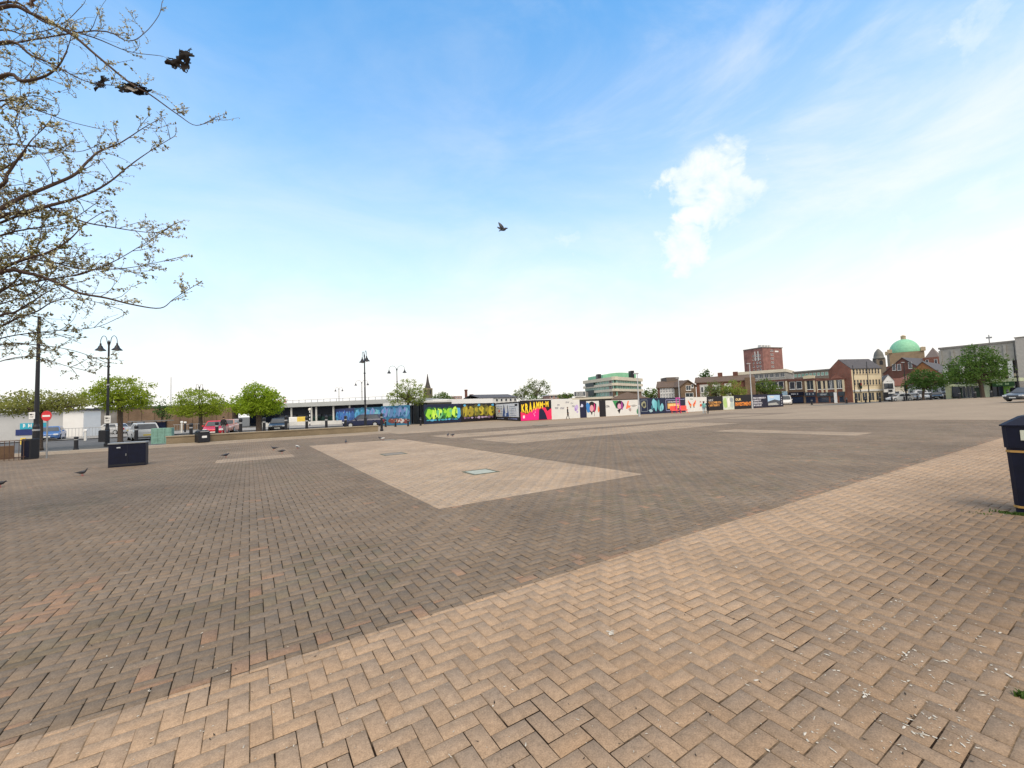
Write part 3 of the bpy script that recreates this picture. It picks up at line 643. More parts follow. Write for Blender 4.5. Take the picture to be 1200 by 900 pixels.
f = Fac('civic_block', 'low pale concrete podium block beneath the red tower block', 'building', 866, 160, 921, 150)
MB().box(0, f.W, .6, 20, -.3, f.z(895, 437.5), CONC).build('wall', f.root); MB().box(-.3, f.W + .3, 0, 20, f.z(895, 437.4), f.z(895, 434), mat('pale_concrete_band', (.5, .46, .38))).build('roof_edge', f.root)
for k, x in enumerate(lin(0, f.W, 9)): window(f.root, x, f.z(895, 443), f.W / 9 - .4, f.z(895, 438.2) - f.z(895, 443), OFFW, GLASS, 2, 1, .58)
f = Fac('flat_block', 'brown-grey flat-topped office behind the shop parade roofs', 'building', 931, 150, 977, 140)
MB().box(0, f.W, 0, 15, -.3, f.z(955, 435), mat('brown_grey_cladding', (.22, .18, .145), .8)).build('wall', f.root); MB().box(-.3, f.W + .3, -.3, 15, f.z(955, 435) + .003, f.z(955, 433.5), CONCD).build('roof_edge', f.root)
for k, x in enumerate(lin(0, f.W, 10)): window(f.root, x, f.z(955, 440.5), f.W / 10 - .3, f.z(955, 436.8) - f.z(955, 440.5), OFFW, GLASSG, 1, 1)
MB().box(f.x(861), f.x(872), 0, 0.1, 0, .1, OFFW) if False else None

# --- parade of shops
def parade(a, za, b_, zb, label, eave, top, cols, pil, fronts, name='shop'):
    f = Fac(name, label, 'shop', a, za, b_, zb); mid = (a + b_) / 2; ze = f.z(mid, eave); zg = f.z(mid, 459.5)
    MB().box(0, f.W, 0, 11, -.3, ze, cols).build('wall', f.root)
    MB().box(-.1, f.W + .1, -.18, 11, ze + .003, f.z(mid, top), TILER if name == 'x' else BRK_DK).build('parapet', f.root)
    for px in pil: x = f.x(px); MB().box(max(.01, x - .2), min(f.W - .01, x + .2), -.12, -.003, zg, ze - .01, CREAM).build('pilaster', f.root)
    for a0_, a1_, M_, sg in fronts:
        x0, x1 = f.x(a0_), f.x(a1_); b = MB(); b.box(x0 + .05, x1 - .05, -.25, -.003, zg - .9, zg, M_)
        if sg: glyphs(b, x0 + (x1 - x0) * .2, zg - .62, .36, (x1 - x0) * .6, mat('sign_lettering', (.5, .52, .55)), 64, int(a0_))
        b.build('shop_sign', f.root)
        for x in lin(x0 + .1, x1 - .1, max(1, int((x1 - x0) / 2.2))): window(f.root, x, .25, (x1 - x0 - .2) / max(1, int((x1 - x0) / 2.2)) - .1, zg - 1.3, M_, GLASSB, 1, 1, 0, .09, name='shop_window')
    return f, ze, zg
DG = mat('dark_grey_shopfront', (.035, .05, .065), .5)
f, ze, zg = parade(880, 108, 924, 100.7, 'brown brick shop half hidden by the tree beside the lamp column', 447.5, 445.6, BRK_BR, (882, 922.8), ((904, 916, NAVY, False), (917, 923.5, mat('pale_blue_sign', (.35, .5, .62)), False)))
rowwin(f.root, lin(f.x(886), f.x(920), 5), (zg + .8,), 1.2, 1.7)
f, ze, zg = parade(924.2, 100.7, 943, 97.8, 'brown brick shop with navy front and two sash windows', 446.5, 443.8, BRK_BR, (), ((924.5, 942.5, NAVY, True),))
rowwin(f.root, (f.x(929.5), f.x(937.5)), (zg + .7,), 1.2, 1.8)
f, ze, zg = parade(943.1, 97.8, 957, 95.7, 'narrow shop with cream pediment and tall pilasters', 446, 443.6, BRK_RD, (945.5, 955.5), ((943.4, 956.6, mat('slate_blue_shopfront', (.03, .045, .07), .5), True),))
window(f.root, f.x(950.5), zg + .6, 1.5, 2.4, nx=2); b = MB(); x0, x1 = f.x(943.5), f.x(956.5); z0 = f.z(950, 443.5)
b.prism_y([(x0, z0 + .003), (x1, z0 + .003), (x1, z0 + .6), ((x0 + x1) / 2, f.z(950, 439.6)), (x0, z0 + .6)], -.3, .1, CREAM); b.build('pediment', f.root)
f, ze, zg = parade(957.1, 95.7, 991, 91.1, 'red brick shop parade with cream pilasters and dark grey fronts', 445.5, 444.4, BRK_RD, (958, 964.5, 969.5, 980, 989.5), ((957.5, 972, DG, True), (972.3, 978, DG, False), (982.5, 990.5, DG, True)))
rowwin(f.root, [f.x(q) for q in (961, 967, 973, 976.5, 983, 986.5)], (zg + .7,), .9, 2.0)
b = MB(); hip_roof(b, f.W * .5, f.W, .3, 9, f.z(975, 444.4) + .1, f.z(982, 433.5) - f.z(975, 444.4), TILER, .1); b.build('roof', f.root)
MB().box(f.x(978.3), f.x(981.5), -.5, -.26, -.1, zg - .1, WHITE).build('white_door_panel', f.root)
f = Fac('cream_corner_shop', 'small cream corner house between the shop parade and the cream block', 'house', 991.2, 91, 998.2, 90.4)
MB().box(0, f.W, .3, 10, -.3, f.z(995, 446), CREAM).build('wall', f.root); MB().box(-.1, f.W, .1, 10, f.z(995, 446) + .003, f.z(995, 444.8), TILER).build('roof_edge', f.root)
rowwin(f.root, lin(f.x(992.5), f.x(998), 2), (f.z(995, 457),), .8, 1.7, y=.28); window(f.root, f.W * .5, .2, 2.4, 2.2, BLACK, GLASS, 2, 1, .28)
# red gable and the cream frontage it belongs to
def creamblock():
    Z = 90; G0 = PB(974, 106); C = PB(998.3, Z, 448); E_ = PB(1033.5, 91.5, 448); R_ = thing('cream_block', 'three-storey cream building with slate roof and red brick gable end', 'building', C, 0)
    d = E_ - C; W = math.hypot(d.x, d.y); a = math.atan2(d.y, d.x); R_.rotation_euler = (0, 0, a); R_.location = C
    def z(px, py): return zat(px, py, Z + (px - 998) / 35 * 5) - C.z
    ze = z(1000, 432); zr = zat(987, 423.5, 96); D = 5.0
    MB().box(0, W, 0, D, -.3, ze, CREAM).build('wall', R_)
    g = MB(); p = [(-.2, -.05, -.3), (-.2, D, -.3), (-.2, D, ze), (-.2, D / 2, zr), (-.2, -.05, ze)]; g.raw(p + [(-.003, y, zz) for _, y, zz in p], [(0, 1, 2, 3, 4), (9, 8, 7, 6, 5), (0, 5, 6, 1), (1, 6, 7, 2), (2, 7, 8, 3), (3, 8, 9, 4), (4, 9, 5, 0)], BRK_RD); g.build('gable_wall', R_)
    b = MB(); gable_roof(b, W, D, ze + .003, zr - ze, SLATE, .15); b.build('roof', R_)
    for k, (t0, t1) in enumerate(((438.6, 432.6), (451.5, 445))):
        for x in lin(.3, W - .3, 9): window(R_, x, z(1015, t0), .52, z(1015, t1) - z(1015, t0), mat('stone_window_frame', (.5, .42, .3)), GLASS, 1, 2)
    z0 = z(1015, 456.5); MB().box(-.0, W, -.25, -.003, z0 - .4, z0, OFFW).build('shop_cornice', R_)
    for x in lin(.3, W - .3, 4): window(R_, x, .2, W / 4 - .5, z0 - .8, CREAM, GLASS, 2, 1, 0, .12, name='shop_window')
creamblock()
# domed turret, great dome and the brick buildings round them
p = PB(1029.5, 185, 416); R_ = thing('domed_turret', 'small dark stone turret with an onion dome left of the green dome', 'turret', p, 0); Z = 185
zb, zt = zat(1029, 421, Z), zat(1029, 409, Z); rr = 4.9 * Z / 490
MB().box(-rr * .9, rr * .9, -rr * .9, rr * .9, -.5, zb, mat('weathered_stone', (.17, .14, .11), .9, .25)).build('tower', R_, rotz=.7)
MB().lathe([(rr * 1.15, zb + .003), (rr * 1.15, zb + .6), (rr, zb + .7), (rr * .95, zb + 1.6), (rr * .75, zb + 3), (rr * .35, zb + 4.1), (.2, zb + 4.6), (.15, zt)], mat('lead_dome', (.13, .13, .12), .6, .2)).build('dome', R_, smooth=True)
for s_ in range(4): b = MB(); b.prism_y([(-.6, zb - 2.6), (.6, zb - 2.6), (.6, zb - 1.1), (0, zb - .5), (-.6, zb - 1.1)], -rr * .9 - .05, -rr * .8, BLACK); b.build('arch_opening', R_, rotz=.7 + s_ * math.pi / 2)
Z = 195; p = PB(1059.5, Z, 408); R_ = thing('domed_hall', 'large domed hall with a bright green copper dome on a stone drum', 'hall', p, .35); k = Z / 490
zb, zt, zd = zat(1059, 413, Z), zat(1059, 397.5, Z), zat(1059, 419, Z); rd = 15.8 * k * .87
prof = [(rd * math.cos(t), zb + (zt - zb) * math.sin(t)) for t in [i * math.pi / 2 / 10 for i in range(10)]] + [(.5, zt)]
MB().lathe([(rd, zb - .3)] + prof, COPPER, n=28).build('dome', R_, smooth=True)
MB().lathe([(.9, zt - .2), (.9, zt + 1.2), (1.1, zt + 1.3), (.3, zt + 1.9)], STONE, n=8).build('lantern', R_)
MB().box(-rd * 1.06, rd * 1.06, -rd * 1.06, rd * 1.06, zd - 4, zb - .303, mat('drum_stone', (.27, .2, .13), .9, .2, .5)).build('drum', R_)
for x in (-1, 1):
    for y in (-1, 1): MB().box(x * rd * 1.02 - .8, x * rd * 1.02 + .8, y * rd * 1.02 - .8, y * rd * 1.02 + .8, zb - .3, zb + 1.4, STONE).build('corner_pier', R_)
b = MB(); b.prism_y([(-3, zd - 3), (3, zd - 3), (3, zb), (2, zb + 1.4), (0, zb + 2.0), (-2, zb + 1.4), (-3, zb)], -rd * 1.06 - .5, -rd * 1.06 - .003, STONE); b.build('front_pediment', R_)
for q in (-.75, -.45, .45, .75): MB().box(q * rd - .5, q * rd + .5, -rd * 1.06 - .06, -rd * 1.06 + .1, zd - .5, zb - 1.4, BLACK).build('drum_window', R_)
MB().box(-rd * 1.3, rd * 1.3, -rd * 1.3, rd * 1.3, -.5, zd - 4.003, BRK_DK).build('wall', R_)
def gabled(a, za, b_, zb, label, eave, ridge, wallm, roofm, D, along, wins=(), cat='building', name='gabled_building'):
    f = Fac(name, label, cat, a, za, b_, zb); mid = (a + b_) / 2; ze = f.z(mid, eave); zr = f.z(mid, ridge)
    MB().box(0, f.W, 0, D, -.3, ze, wallm).build('wall', f.root); gables(f.root, f.W, D, ze, zr - ze, wallm, along)
    b = MB(); gable_roof(b, f.W, D, ze + .003, zr - ze, roofm, .25, .15, along); b.build('roof', f.root)
    for px, py, w, h in wins: x, z = f.at(px, py); window(f.root, x, z, w, h)
    return f
gabled(1036, 150, 1085, 140, 'dark red brick hall with a broad gable below the green dome', 436, 419, BRK_DK, SLATE, 30, False, ((1048, 434, 1, 2.2), (1054, 434, 1, 2.2), (1067, 432, 1, 2.2)))
gabled(1046, 112, 1064, 108, 'red brown brick chapel with steep roof behind the white cottage', 447, 437, BRK_DK, TILER, 14, True, ((1049, 457, .7, 2.4), (1052, 457, .7, 2.4), (1055, 457, .7, 2.4)), name='chapel')
gabled(1062, 118, 1105, 112, 'orange brick gabled hall behind the dark street trees', 440, 424, mat('orange_brick', (.3, .14, .06), .85, .15), SLATE, 18, False, ((1075, 450, 1, 1.6), (1085, 450, 1, 1.6), (1095, 450, 1, 1.6)))
f = Fac('brick_tower', 'red brick tower with pyramid slate roof right of the green dome', 'tower', 1083.5, 150, 1104, 146)
ze, zt = f.z(1093, 418.5), f.z(1093, 406.5); MB().box(0, f.W, 0, f.W, -.3, ze, BRK_RD).build('wall', f.root); MB().box(-.15, f.W + .15, -.15, f.W + .15, ze - 3.2, ze - 2.8, BRK_DK).build('string_course', f.root)
b = MB(); hip_roof(b, f.W * .12, f.W * .88, f.W * .12, f.W * .88, ze + .003, zt - ze, mat('grey_pyramid_roof', (.17, .14, .13), .8), .1); b.build('roof', f.root); rowwin(f.root, (f.W * .25, f.W * .75), (ze - 2.4,), .8, 1.6)
f = Fac('white_cottage', 'tiny white gabled cottage with two upper windows and a hanging sign', 'house', 1035.3, 90, 1047.8, 89)
ze, zt = f.z(1041, 446.5), f.z(1041, 438.8); MB().box(0, f.W, 0, 9, -.3, ze, WHITE).build('wall', f.root); gables(f.root, f.W, 9, ze, zt - ze, WHITE, False); b = MB(); gable_roof(b, f.W, 9, ze + .003, zt - ze - .1, SLATE, .06, .08, False); b.build('roof', f.root)
for px in (1039.5, 1044.6): window(f.root, f.x(px), f.z(px, 455), .75, 1.05, BLACK, GLASS)
window(f.root, f.x(1044), .3, 1.3, 1.3, BLACK, GLASS, 2); MB().box(f.x(1038) - .4, f.x(1038) + .4, -.05, -.003, 0, 1.95, BLACK).build('door', f.root)
b = MB(); x0, x1 = f.x(1041.5), f.x(1046.2); b.box(x0, x1, -.12, -.003, f.z(1044, 459), f.z(1044, 456.8), BLACK); b.build('sign_board', f.root)
b = MB(); glyphs(b, f.x(1040), f.z(1041, 447.2), .14, .8, BLACK, 3, 5); b.build('gable_lettering', f.root)
f = Fac('cream_cottage', 'single-storey cream rendered cottage right of the white gable', 'house', 1048, 91, 1063, 90)
ze = f.z(1055, 452.3); MB().box(0, f.W, 0, 7, -.3, ze, mat('pale_cream_render', (.66, .6, .5), .8)).build('wall', f.root); b = MB(); gable_roof(b, f.W, 7, ze + .003, 1.6, TILER, .15); b.build('roof', f.root); gables(f.root, f.W, 7, ze, 1.6, OFFW)
window(f.root, f.x(1052), 1.0, 1.2, 1.1); MB().box(f.x(1057) - .45, f.x(1057) + .45, -.05, -.003, 0, 2, WHITE).build('door', f.root)
f = Fac('shop', 'white row of low shopfronts behind the parked cars', 'shop', 1063.2, 100, 1108, 94); ze = f.z(1080, 451.5)
MB().box(0, f.W, 0, 8, -.3, ze, OFFW).build('wall', f.root); MB().box(-.1, f.W + .1, -.3, 8, ze + .003, ze + .4, CONCD).build('roof_edge', f.root)
for x in lin(0, f.W, 6): window(f.root, x, .3, f.W / 6 - .5, ze - 1.4, GREYP, GLASS, 2, 1, name='shop_window')
# concrete civic building at the right
def civic():
    f = Fac('civic_hall', 'large bare concrete civic building with recessed windows at far right', 'building', 1104.5, 84, 1194, 75.7); z = f.z
    ztop = (z(1105, 409.5) + z(1190, 400.5)) / 2; zmid = (z(1105, 428) + z(1190, 422)) / 2
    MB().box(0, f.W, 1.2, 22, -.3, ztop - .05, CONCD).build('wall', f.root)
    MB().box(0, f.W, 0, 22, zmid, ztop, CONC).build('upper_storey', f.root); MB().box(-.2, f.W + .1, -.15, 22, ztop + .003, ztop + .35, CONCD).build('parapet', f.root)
    for k in range(6): x = f.x(1106) + k * 1.7; MB().box(x - .18, x + .18, -.2, -.003, zmid + .2, ztop - .3, CONC).build('rib', f.root)
    for px in (1110, 1130, 1160, 1175.5, 1186.5): x = f.x(px); MB().box(x - .3, x + .3, .1, .7, -.3, zmid - .003, OFFW).build('column', f.root)
    zz = z(1180, 438); MB().box(0, f.W, .2, 1.19, zz - .5, zz, CREAM).build('floor_band', f.root)
    for x in lin(0, f.W, 9): window(f.root, x, zz + .1, f.W / 9 - .4, zmid - zz - .5, CONC, GLASS, 3, 2, 1.18)
    for x in lin(0, f.W, 9): window(f.root, x, .4, f.W / 9 - .4, zz - 1.5, CONC, GLASS, 3, 1, 1.18)
    b = MB(); x = f.x(1159.5); b.tube([(x, 4, ztop), (x, 4, ztop + 2.2)], .08, STEEL); b.box(x - .4, x + .4, 3.9, 4.1, ztop + 1.5, ztop + 1.8, STEEL); b.build('roof_aerial', f.root)
    g = Fac('stair_tower', 'tall plain concrete stair tower at the right edge of the picture', 'tower', 1194.3, 75.6, 1250, 71.2)
    MB().box(0, g.W, -.4, 14, -.3, g.z(1198, 395.5), mat('pale_concrete', (.4, .38, .36), .85, .1)).build('wall', g.root); MB().box(-.1, g.W + .1, -.5, 14, g.z(1198, 395.5) + .003, g.z(1198, 394.6), CONCD).build('parapet', g.root)
    MB().box(.3, g.W - 1, -.46, -.403, .2, g.z(1198, 462), NAVY).build('door', g.root)
    # green shop pavilion in front
    P_ = mat('pale_green_render', (.42, .47, .33), .8, .1); GR = mat('lime_green_panel', (.12, .26, .04), .5)
    g = Fac('shop_pavilion', 'low pale green pavilion with two dark glazed entrances under the big tree', 'pavilion', 1108, 79.4, 1192, 72); z = g.z
    def zz_(px, py): return g.z(px, py)
    zr = zz_(1150, 446)
    for a_, c_ in ((1108, 1114), (1153.5, 1160), (1176, 1183)): MB().box(g.x(a_), g.x(c_), 0, 4, -.3, zr - .4, P_ if a_ < 1170 else GR).build('wall_pier', g.root)
    MB().box(g.x(1114) + .003, g.x(1153.5) - .003, .8, 4, -.3, zr - 1.2, mat('dark_green_panel', (.02, .05, .03), .5)).build('wall', g.root)
    MB().box(g.x(1160) + .003, g.x(1176) - .003, .8, 4, -.3, zr - .42, BLACK).build('wall', g.root)
    MB().box(g.x(1122), g.x(1145), -1.4, 2, zr - .9, zr - .5, P_).build('porch_canopy', g.root); MB().box(g.x(1152), g.W + .3, -.5, 4, zr - .397, zr + .2, P_).build('roof_edge', g.root)
    b = MB(); x0, x1 = g.x(1164.5), g.x(1190.5); b.box(x0, x1, -.6, -.503, zr - 1.2, zr - .41, mat('dark_green_sign', (.015, .06, .02), .4)); glyphs(b, x0 + .5, zr - .95, .32, x1 - x0 - 1, mat('pale_green_lettering', (.35, .5, .3)), 152, 9); b.build('shop_sign', g.root)
    for x in lin(g.x(1126), g.x(1141), 3): window(g.root, x, 0.05, (g.x(1141) - g.x(1126)) / 3 - .08, 2.3, GREYP, GLASSB, 1, 1, .78, name='glazed_door')
    for x in lin(g.x(1161), g.x(1175), 2): window(g.root, x, .05, (g.x(1175) - g.x(1161)) / 2 - .08, 2.1, BLACK, GLASSB, 1, 1, .78, name='glazed_door')
    window(g.root, g.x(1118), .3, 1.4, 2.0, BLACK, GLASSB, 1, 1, .78)
    MB().box(g.x(1184), g.W, .3, 3.5, -.3, zr - 1.5, NAVY).build('dark_shutter', g.root)
civic()

# ------------------------------------------------------------------ painted hoarding round the market stalls
PCOL = {}
def pm(r, g, b_): 
    k = 'hoarding_paint_%d_%d_%d' % (r, g, b_)
    c = [((v / 255) / 12.92 if v < 11 else ((v / 255 + .055) / 1.055) ** 2.4) for v in (r, g, b_)]
    return mat(k, tuple(c), .55, .08, 1.5)
PW = mat('hoarding_white', (.7, .7, .68), .55, .05, .8); PK = pm(26, 24, 30); PN = pm(24, 26, 60)
def jag(cx, cz, rx, rz, n=12, j=.25, seed=0, ph=0.):
    r = random.Random(seed); return [(cx + rx * math.cos(ph + 2 * math.pi * i / n) * (1 + r.uniform(-j, j)), cz + rz * math.sin(ph + 2 * math.pi * i / n) * (1 + r.uniform(-j, j))) for i in range(n)]
def panel(P, Q, h, label, base, art, group='painted panels of the market hoarding', h2=None):
    d = Q - P; W = math.hypot(d.x, d.y); b = MB(); zb = min(P.z, Q.z) - P.z
    b.box(.004, W - .004, 0, .09, -.1, h, base)
    for x in (W * .12, W * .88): b.box(x - .05, x + .05, .09, .19, -.1, h - .1, BARKW)
    art(b, W, h); o = b.build('hoarding_panel', None, P, math.atan2(d.y, d.x)); return tag(o, label, 'hoarding panel', group)
BARKW = mat('raw_timber', (.28, .19, .11), .8)
def graffiti(b, x0, x1, z0, z1, pal, dark, n=6, seed=1, tips=None):
    r = random.Random(seed); w = (x1 - x0) / n; L_ = 1
    for i in range(n):
        cx = x0 + w * (i + .5); b.shape(jag(cx, (z0 + z1) / 2, w * .85, (z1 - z0) * .5, 11, .16, seed * 50 + i), dark, 1)
    for i in range(n):
        cx = x0 + w * (i + .5); c = r.choice(pal); h = z1 - z0
        k = 2 + (i % 3)
        b.shape(jag(cx, (z0 + z1) / 2 + r.uniform(-.05, .05) * h, w * .62, h * .42, 9, .24, seed * 70 + i), c, k)
        b.shape(jag(cx + r.uniform(-.15, .15) * w, z0 + h * r.uniform(.55, .75), w * .26, h * .17, 7, .35, seed * 90 + i), r.choice(pal), k + 1)
        b.shape(jag(cx + r.uniform(-.25, .25) * w, z0 + h * r.uniform(.25, .45), w * .2, h * .13, 6, .35, seed * 110 + i), dark, k + 2)
        q = cx + r.uniform(-.3, .3) * w; b.shape([(q, z0 + h * .15), (q + w * .16, z0 + h * .18), (q + w * .42, z0 + h * .8), (q + w * .22, z0 + h * .84)], r.choice(pal), k + 3)
        b.shape(jag(cx + r.uniform(-.3, .3) * w, z0 + h * .82, w * .16, h * .07, 6, .3, seed * 130 + i), r.choice(pal), k + 3)
    if tips:
        for i in range(n + 3): b.shape(jag(x0 + (x1 - x0) * (i + .5) / (n + 3), z0 - .02, w * r.uniform(.2, .45), (z1 - z0) * r.uniform(.05, .11), 8, .35, seed * 170 + i), r.choice(tips), 7)
def V3(x, y): return Vector((x, y, H(x, y)))
HH = 2.3
LIME, LIME2, GRN, MINT = pm(200, 240, 90), pm(150, 215, 60), pm(70, 150, 60), pm(110, 190, 130)
OLV, OLV2, OLV3 = pm(165, 150, 55), pm(200, 185, 60), pm(120, 120, 50)
SKY1, SKY2, SKY3, LIL = pm(90, 170, 215), pm(45, 105, 170), pm(130, 200, 215), pm(150, 160, 215)
TEALD = pm(20, 60, 80); PINKM, PINKR, YELM = pm(232, 30, 130), pm(240, 45, 95), pm(250, 220, 50)
ORNG, SALM, LILW, PURP = pm(240, 150, 60), pm(240, 130, 90), pm(190, 170, 220), pm(150, 60, 140)
# blue graffiti line that closes the road side (runs away from the camera)
bl = [GP(393.5, 496.3), GP(415.5, 497.2), GP(447, 497.3), GP(480, 497.2)]
panel(bl[0], bl[1], 2.35, 'far short panel sprayed with white and mid-blue bubble letters behind the dark blue car bonnet', pm(30, 40, 90), lambda b, W, h: graffiti(b, .4, W - .4, .35, h - .3, [SKY2, SKY1, pm(70, 120, 200), pm(190, 215, 235)], pm(28, 50, 120), 7, 4))
panel(bl[1], bl[2], 2.3, 'teal and pale blue graffiti panel directly behind the dark blue parked car', pm(35, 95, 120), lambda b, W, h: graffiti(b, .3, W - .3, .2, h - .05, [SKY1, SKY3, LIL, pm(60, 140, 170)], pm(45, 105, 140), 5, 6))
panel(bl[2], bl[3], 2.35, 'graffiti panel in light blue, lilac and rusty red beside the dark stall end', pm(60, 130, 165), lambda b, W, h: (graffiti(b, .2, W - .2, .75, h - .05, [SKY1, LIL, SKY3, pm(110, 150, 200)], pm(50, 110, 150), 5, 8), graffiti(b, W * .3, W - .2, .1, .75, [pm(190, 110, 90), pm(150, 80, 70), pm(230, 220, 215)], pm(120, 70, 70), 4, 12)))
P0 = Vector((16.9, 48.6, 0)); P1 = Vector((21.9, 48.6, 0)); P2 = Vector((27.0, 48.6, 0)); P3 = Vector((26.75, 40.2, 0)); P3 = GP(609.3, 493.4)
P0 = GP(497.3, 497.2); P1 = GP(540.6, 494.7); P2 = GP(580.8, 492.0)
def art_green(b, W, h):
    graffiti(b, .3, W - .5, .45, h - .35, [LIME, LIME2, LIME, GRN, MINT], pm(40, 95, 50), 6, 21, [SKY2, SKY1, pm(60, 150, 170)])
    b.shape(jag(W - .35, 1.2, .35, .75, 8, .25, 3), SKY1, 2)
panel(P0, P1, HH, 'lime green graffiti lettering on a navy panel at the left of the hoarding', pm(22, 34, 62), art_green)
def art_olive(b, W, h):
    graffiti(b, .3, W - .3, .5, h - .2, [OLV, OLV2, OLV3, OLV], pm(85, 80, 40), 6, 31, [pm(190, 170, 200), pm(120, 100, 130)])
    for q in (.1, .5, .92): b.shape(jag(W * q, h - .25, .25, .16, 7, .3, int(q * 10)), SKY1, 6)
panel(P1, P2, HH, 'olive and mustard graffiti lettering on a black panel', PK, art_olive)
def art_info(b, W, h):
    b.shape([(.25, .45), (W - .25, .45), (W - .25, h - .18), (.25, h - .18)], pm(226, 228, 232), 1)
    for k in range(6):
        glyphs(b, .6, h - .55 - k * .22, .12, W * .26, pm(90, 110, 140), 2, k, .9); glyphs(b, W * .62, h - .6 - k * .22, .12, W * .26, pm(90, 110, 140), 2, k + 40, .9)
    b.shape([(W * .33, .47), (W * .60, .47), (W * .585, 1.1), (W * .55, 1.75), (W * .535, .95), (W * .45, .85), (W * .41, 1.9), (W * .37, 1.5)], pm(60, 90, 150), 3)
    b.shape(jag(W * .395, 1.72, .14, .3, 8, .2, 3), pm(90, 85, 90), 4); b.shape(jag(W * .55, 1.62, .12, .3, 8, .2, 4), pm(70, 70, 85), 4); b.shape(jag(W * .46, .7, .3, .22, 8, .2, 4), pm(210, 220, 240), 4)
    b.shape([(W * .15, 1.0), (W * .22, 1.0), (W * .22, 1.35), (W * .15, 1.35)], SALM, 2); b.shape([(W * .83, 1.75), (W * .93, 1.75), (W * .93, 2.0), (W * .83, 2.0)], PK, 2)
    glyphs(b, .8, .15, .14, W * .3, pm(160, 170, 200), 1, 7); glyphs(b, W * .55, .15, .16, W * .36, pm(160, 170, 220), 1, 17)
panel(P2, P3, HH - .05, 'pale information poster panel with map and two blue tower shapes in the hoarding corner', PK, art_info)
x0h = P3.x + .02; YH = P3.y - .9
def on_line(px):                                # where a picture column meets the long front run of the hoarding
    d = ray(px, hor(px)); a, c = GP(610, 493.5), GP(917.5, 476.4)
    u = Vector((c.x - a.x, c.y - a.y)); n = Vector((-u.y, u.x)); t = (a.x * n.x + a.y * n.y) / (d.x * n.x + d.y * n.y); return V3(d.x * t, d.y * t)
def art_kraamm(b, W, h):
    b.shape([(.004, .02), (W, .02), (W, 1.35), (W * .86, 1.0), (W * .8, 1.45), (W * .55, 1.5), (W * .34, 1.15), (W * .2, .75), (.004, 1.05)], PINKR, 1)
    b.shape([(.02, .05), (W * .56, .05), (W * .6, .6), (W * .56, 1.25), (W * .48, 1.45), (W * .36, 1.2), (W * .24, .72), (.02, .5)], PINKM, 2)
    b.shape([(W * .57, .05), (W * .85, .05), (W * .8, .7), (W * .74, 1.15), (W * .66, 1.4), (W * .59, 1.2)], PN, 3)
    b.shape([(.3, .3), (.55, .3), (.55, .62), (.3, .62)], pm(250, 225, 235), 3)
    for q, s_ in ((.42, .75), (.44, .55), (.46, .95)): b.shape(jag(W * q, s_, .05, .09, 6, .2, 2), pm(250, 190, 225), 4)
    x = .12
    for i, (ch, z0, hh) in enumerate((('K', .95, .95), ('R', .85, 1.15), ('A', .95, 1.2), ('A', 1.15, 1.0), ('M', 1.3, .85), ('M', 1.35, .8), ('-', 1.75, .14), ('M', 1.5, .68))):
        w = W * (.1 if ch != '-' else .05); b.text(ch, x, z0, hh, pm(225, 120, 30), w * 1.02, 4, .05); b.text(ch, x + .02, z0 + .04, hh * .95, YELM, w * .98, 5, .035); x += w + W * .018
panel(on_line(609.8), on_line(646), HH + .05, 'comic style panel with yellow KRAAMM-M lettering over hot pink and navy waves', PK, art_kraamm)
def art_scrawl(b, W, h):
    for k, (q, z_, w_) in enumerate(((.12, 1.2, .5), (.3, 1.15, .6), (.2, 1.55, .4), (.5, 1.85, .5), (.68, 1.7, .35), (.72, 1.35, .4))): glyphs(b, W * q, z_, .22, w_, pm(150, 150, 160), 1, 60 + k); b.text('~', W * q, z_ + .1, .12, pm(110, 110, 125), w_, 2)
    b.shape(jag(W * .88, 1.25, .28, .35, 9, .3, 5), LILW, 1); b.shape(jag(W * .84, 1.05, .16, .2, 8, .3, 6), pm(165, 140, 205), 2); b.shape(jag(W * .9, .75, .2, .14, 8, .3, 7), LILW, 1)
panel(on_line(646.1), on_line(679.3), HH - .02, 'white panel with faint grey scrawls and a lilac flower sketch', PW, art_scrawl)
def plain(b, W, h): pass
panel(on_line(679.4), on_line(687), HH - .25, 'narrow plain navy panel with a small white mark near the top', PN, lambda b, W, h: b.shape(jag(W * .3, h - .6, .22, .2, 7, .4, 5), pm(205, 205, 230), 1))
def art_head(b, W, h):
    b.shape(jag(W * .45, h * .62, W * .36, h * .34, 12, .14, 14), PK, 1); b.shape(jag(W * .12, h * .6, W * .14, h * .36, 9, .2, 15), pm(60, 130, 200), 2)
    b.shape(jag(W * .4, h * .55, W * .16, h * .2, 10, .15, 16), pm(225, 160, 170), 3); b.shape([(W * .3, .9), (W * .5, 1.0), (W * .42, .35), (W * .36, .3)], PK, 2); b.shape(jag(W * .62, h * .6, W * .06, h * .26, 9, .25, 17), pm(205, 50, 120), 4)
    b.shape([(W * .58, .08), (W * .6, .08), (W * .6, .9), (W * .58, .9)], PK, 2); b.shape(jag(W * .93, h * .45, W * .07, h * .2, 8, .3, 19), SALM, 2)
panel(on_line(687.1), on_line(702), HH - .25, 'white panel with a stylised dark haired pink face and blue sweep', PW, art_head)
panel(on_line(702.1), on_line(709.5), HH - .25, 'narrow plain black panel between two white painted panels', PK, plain)
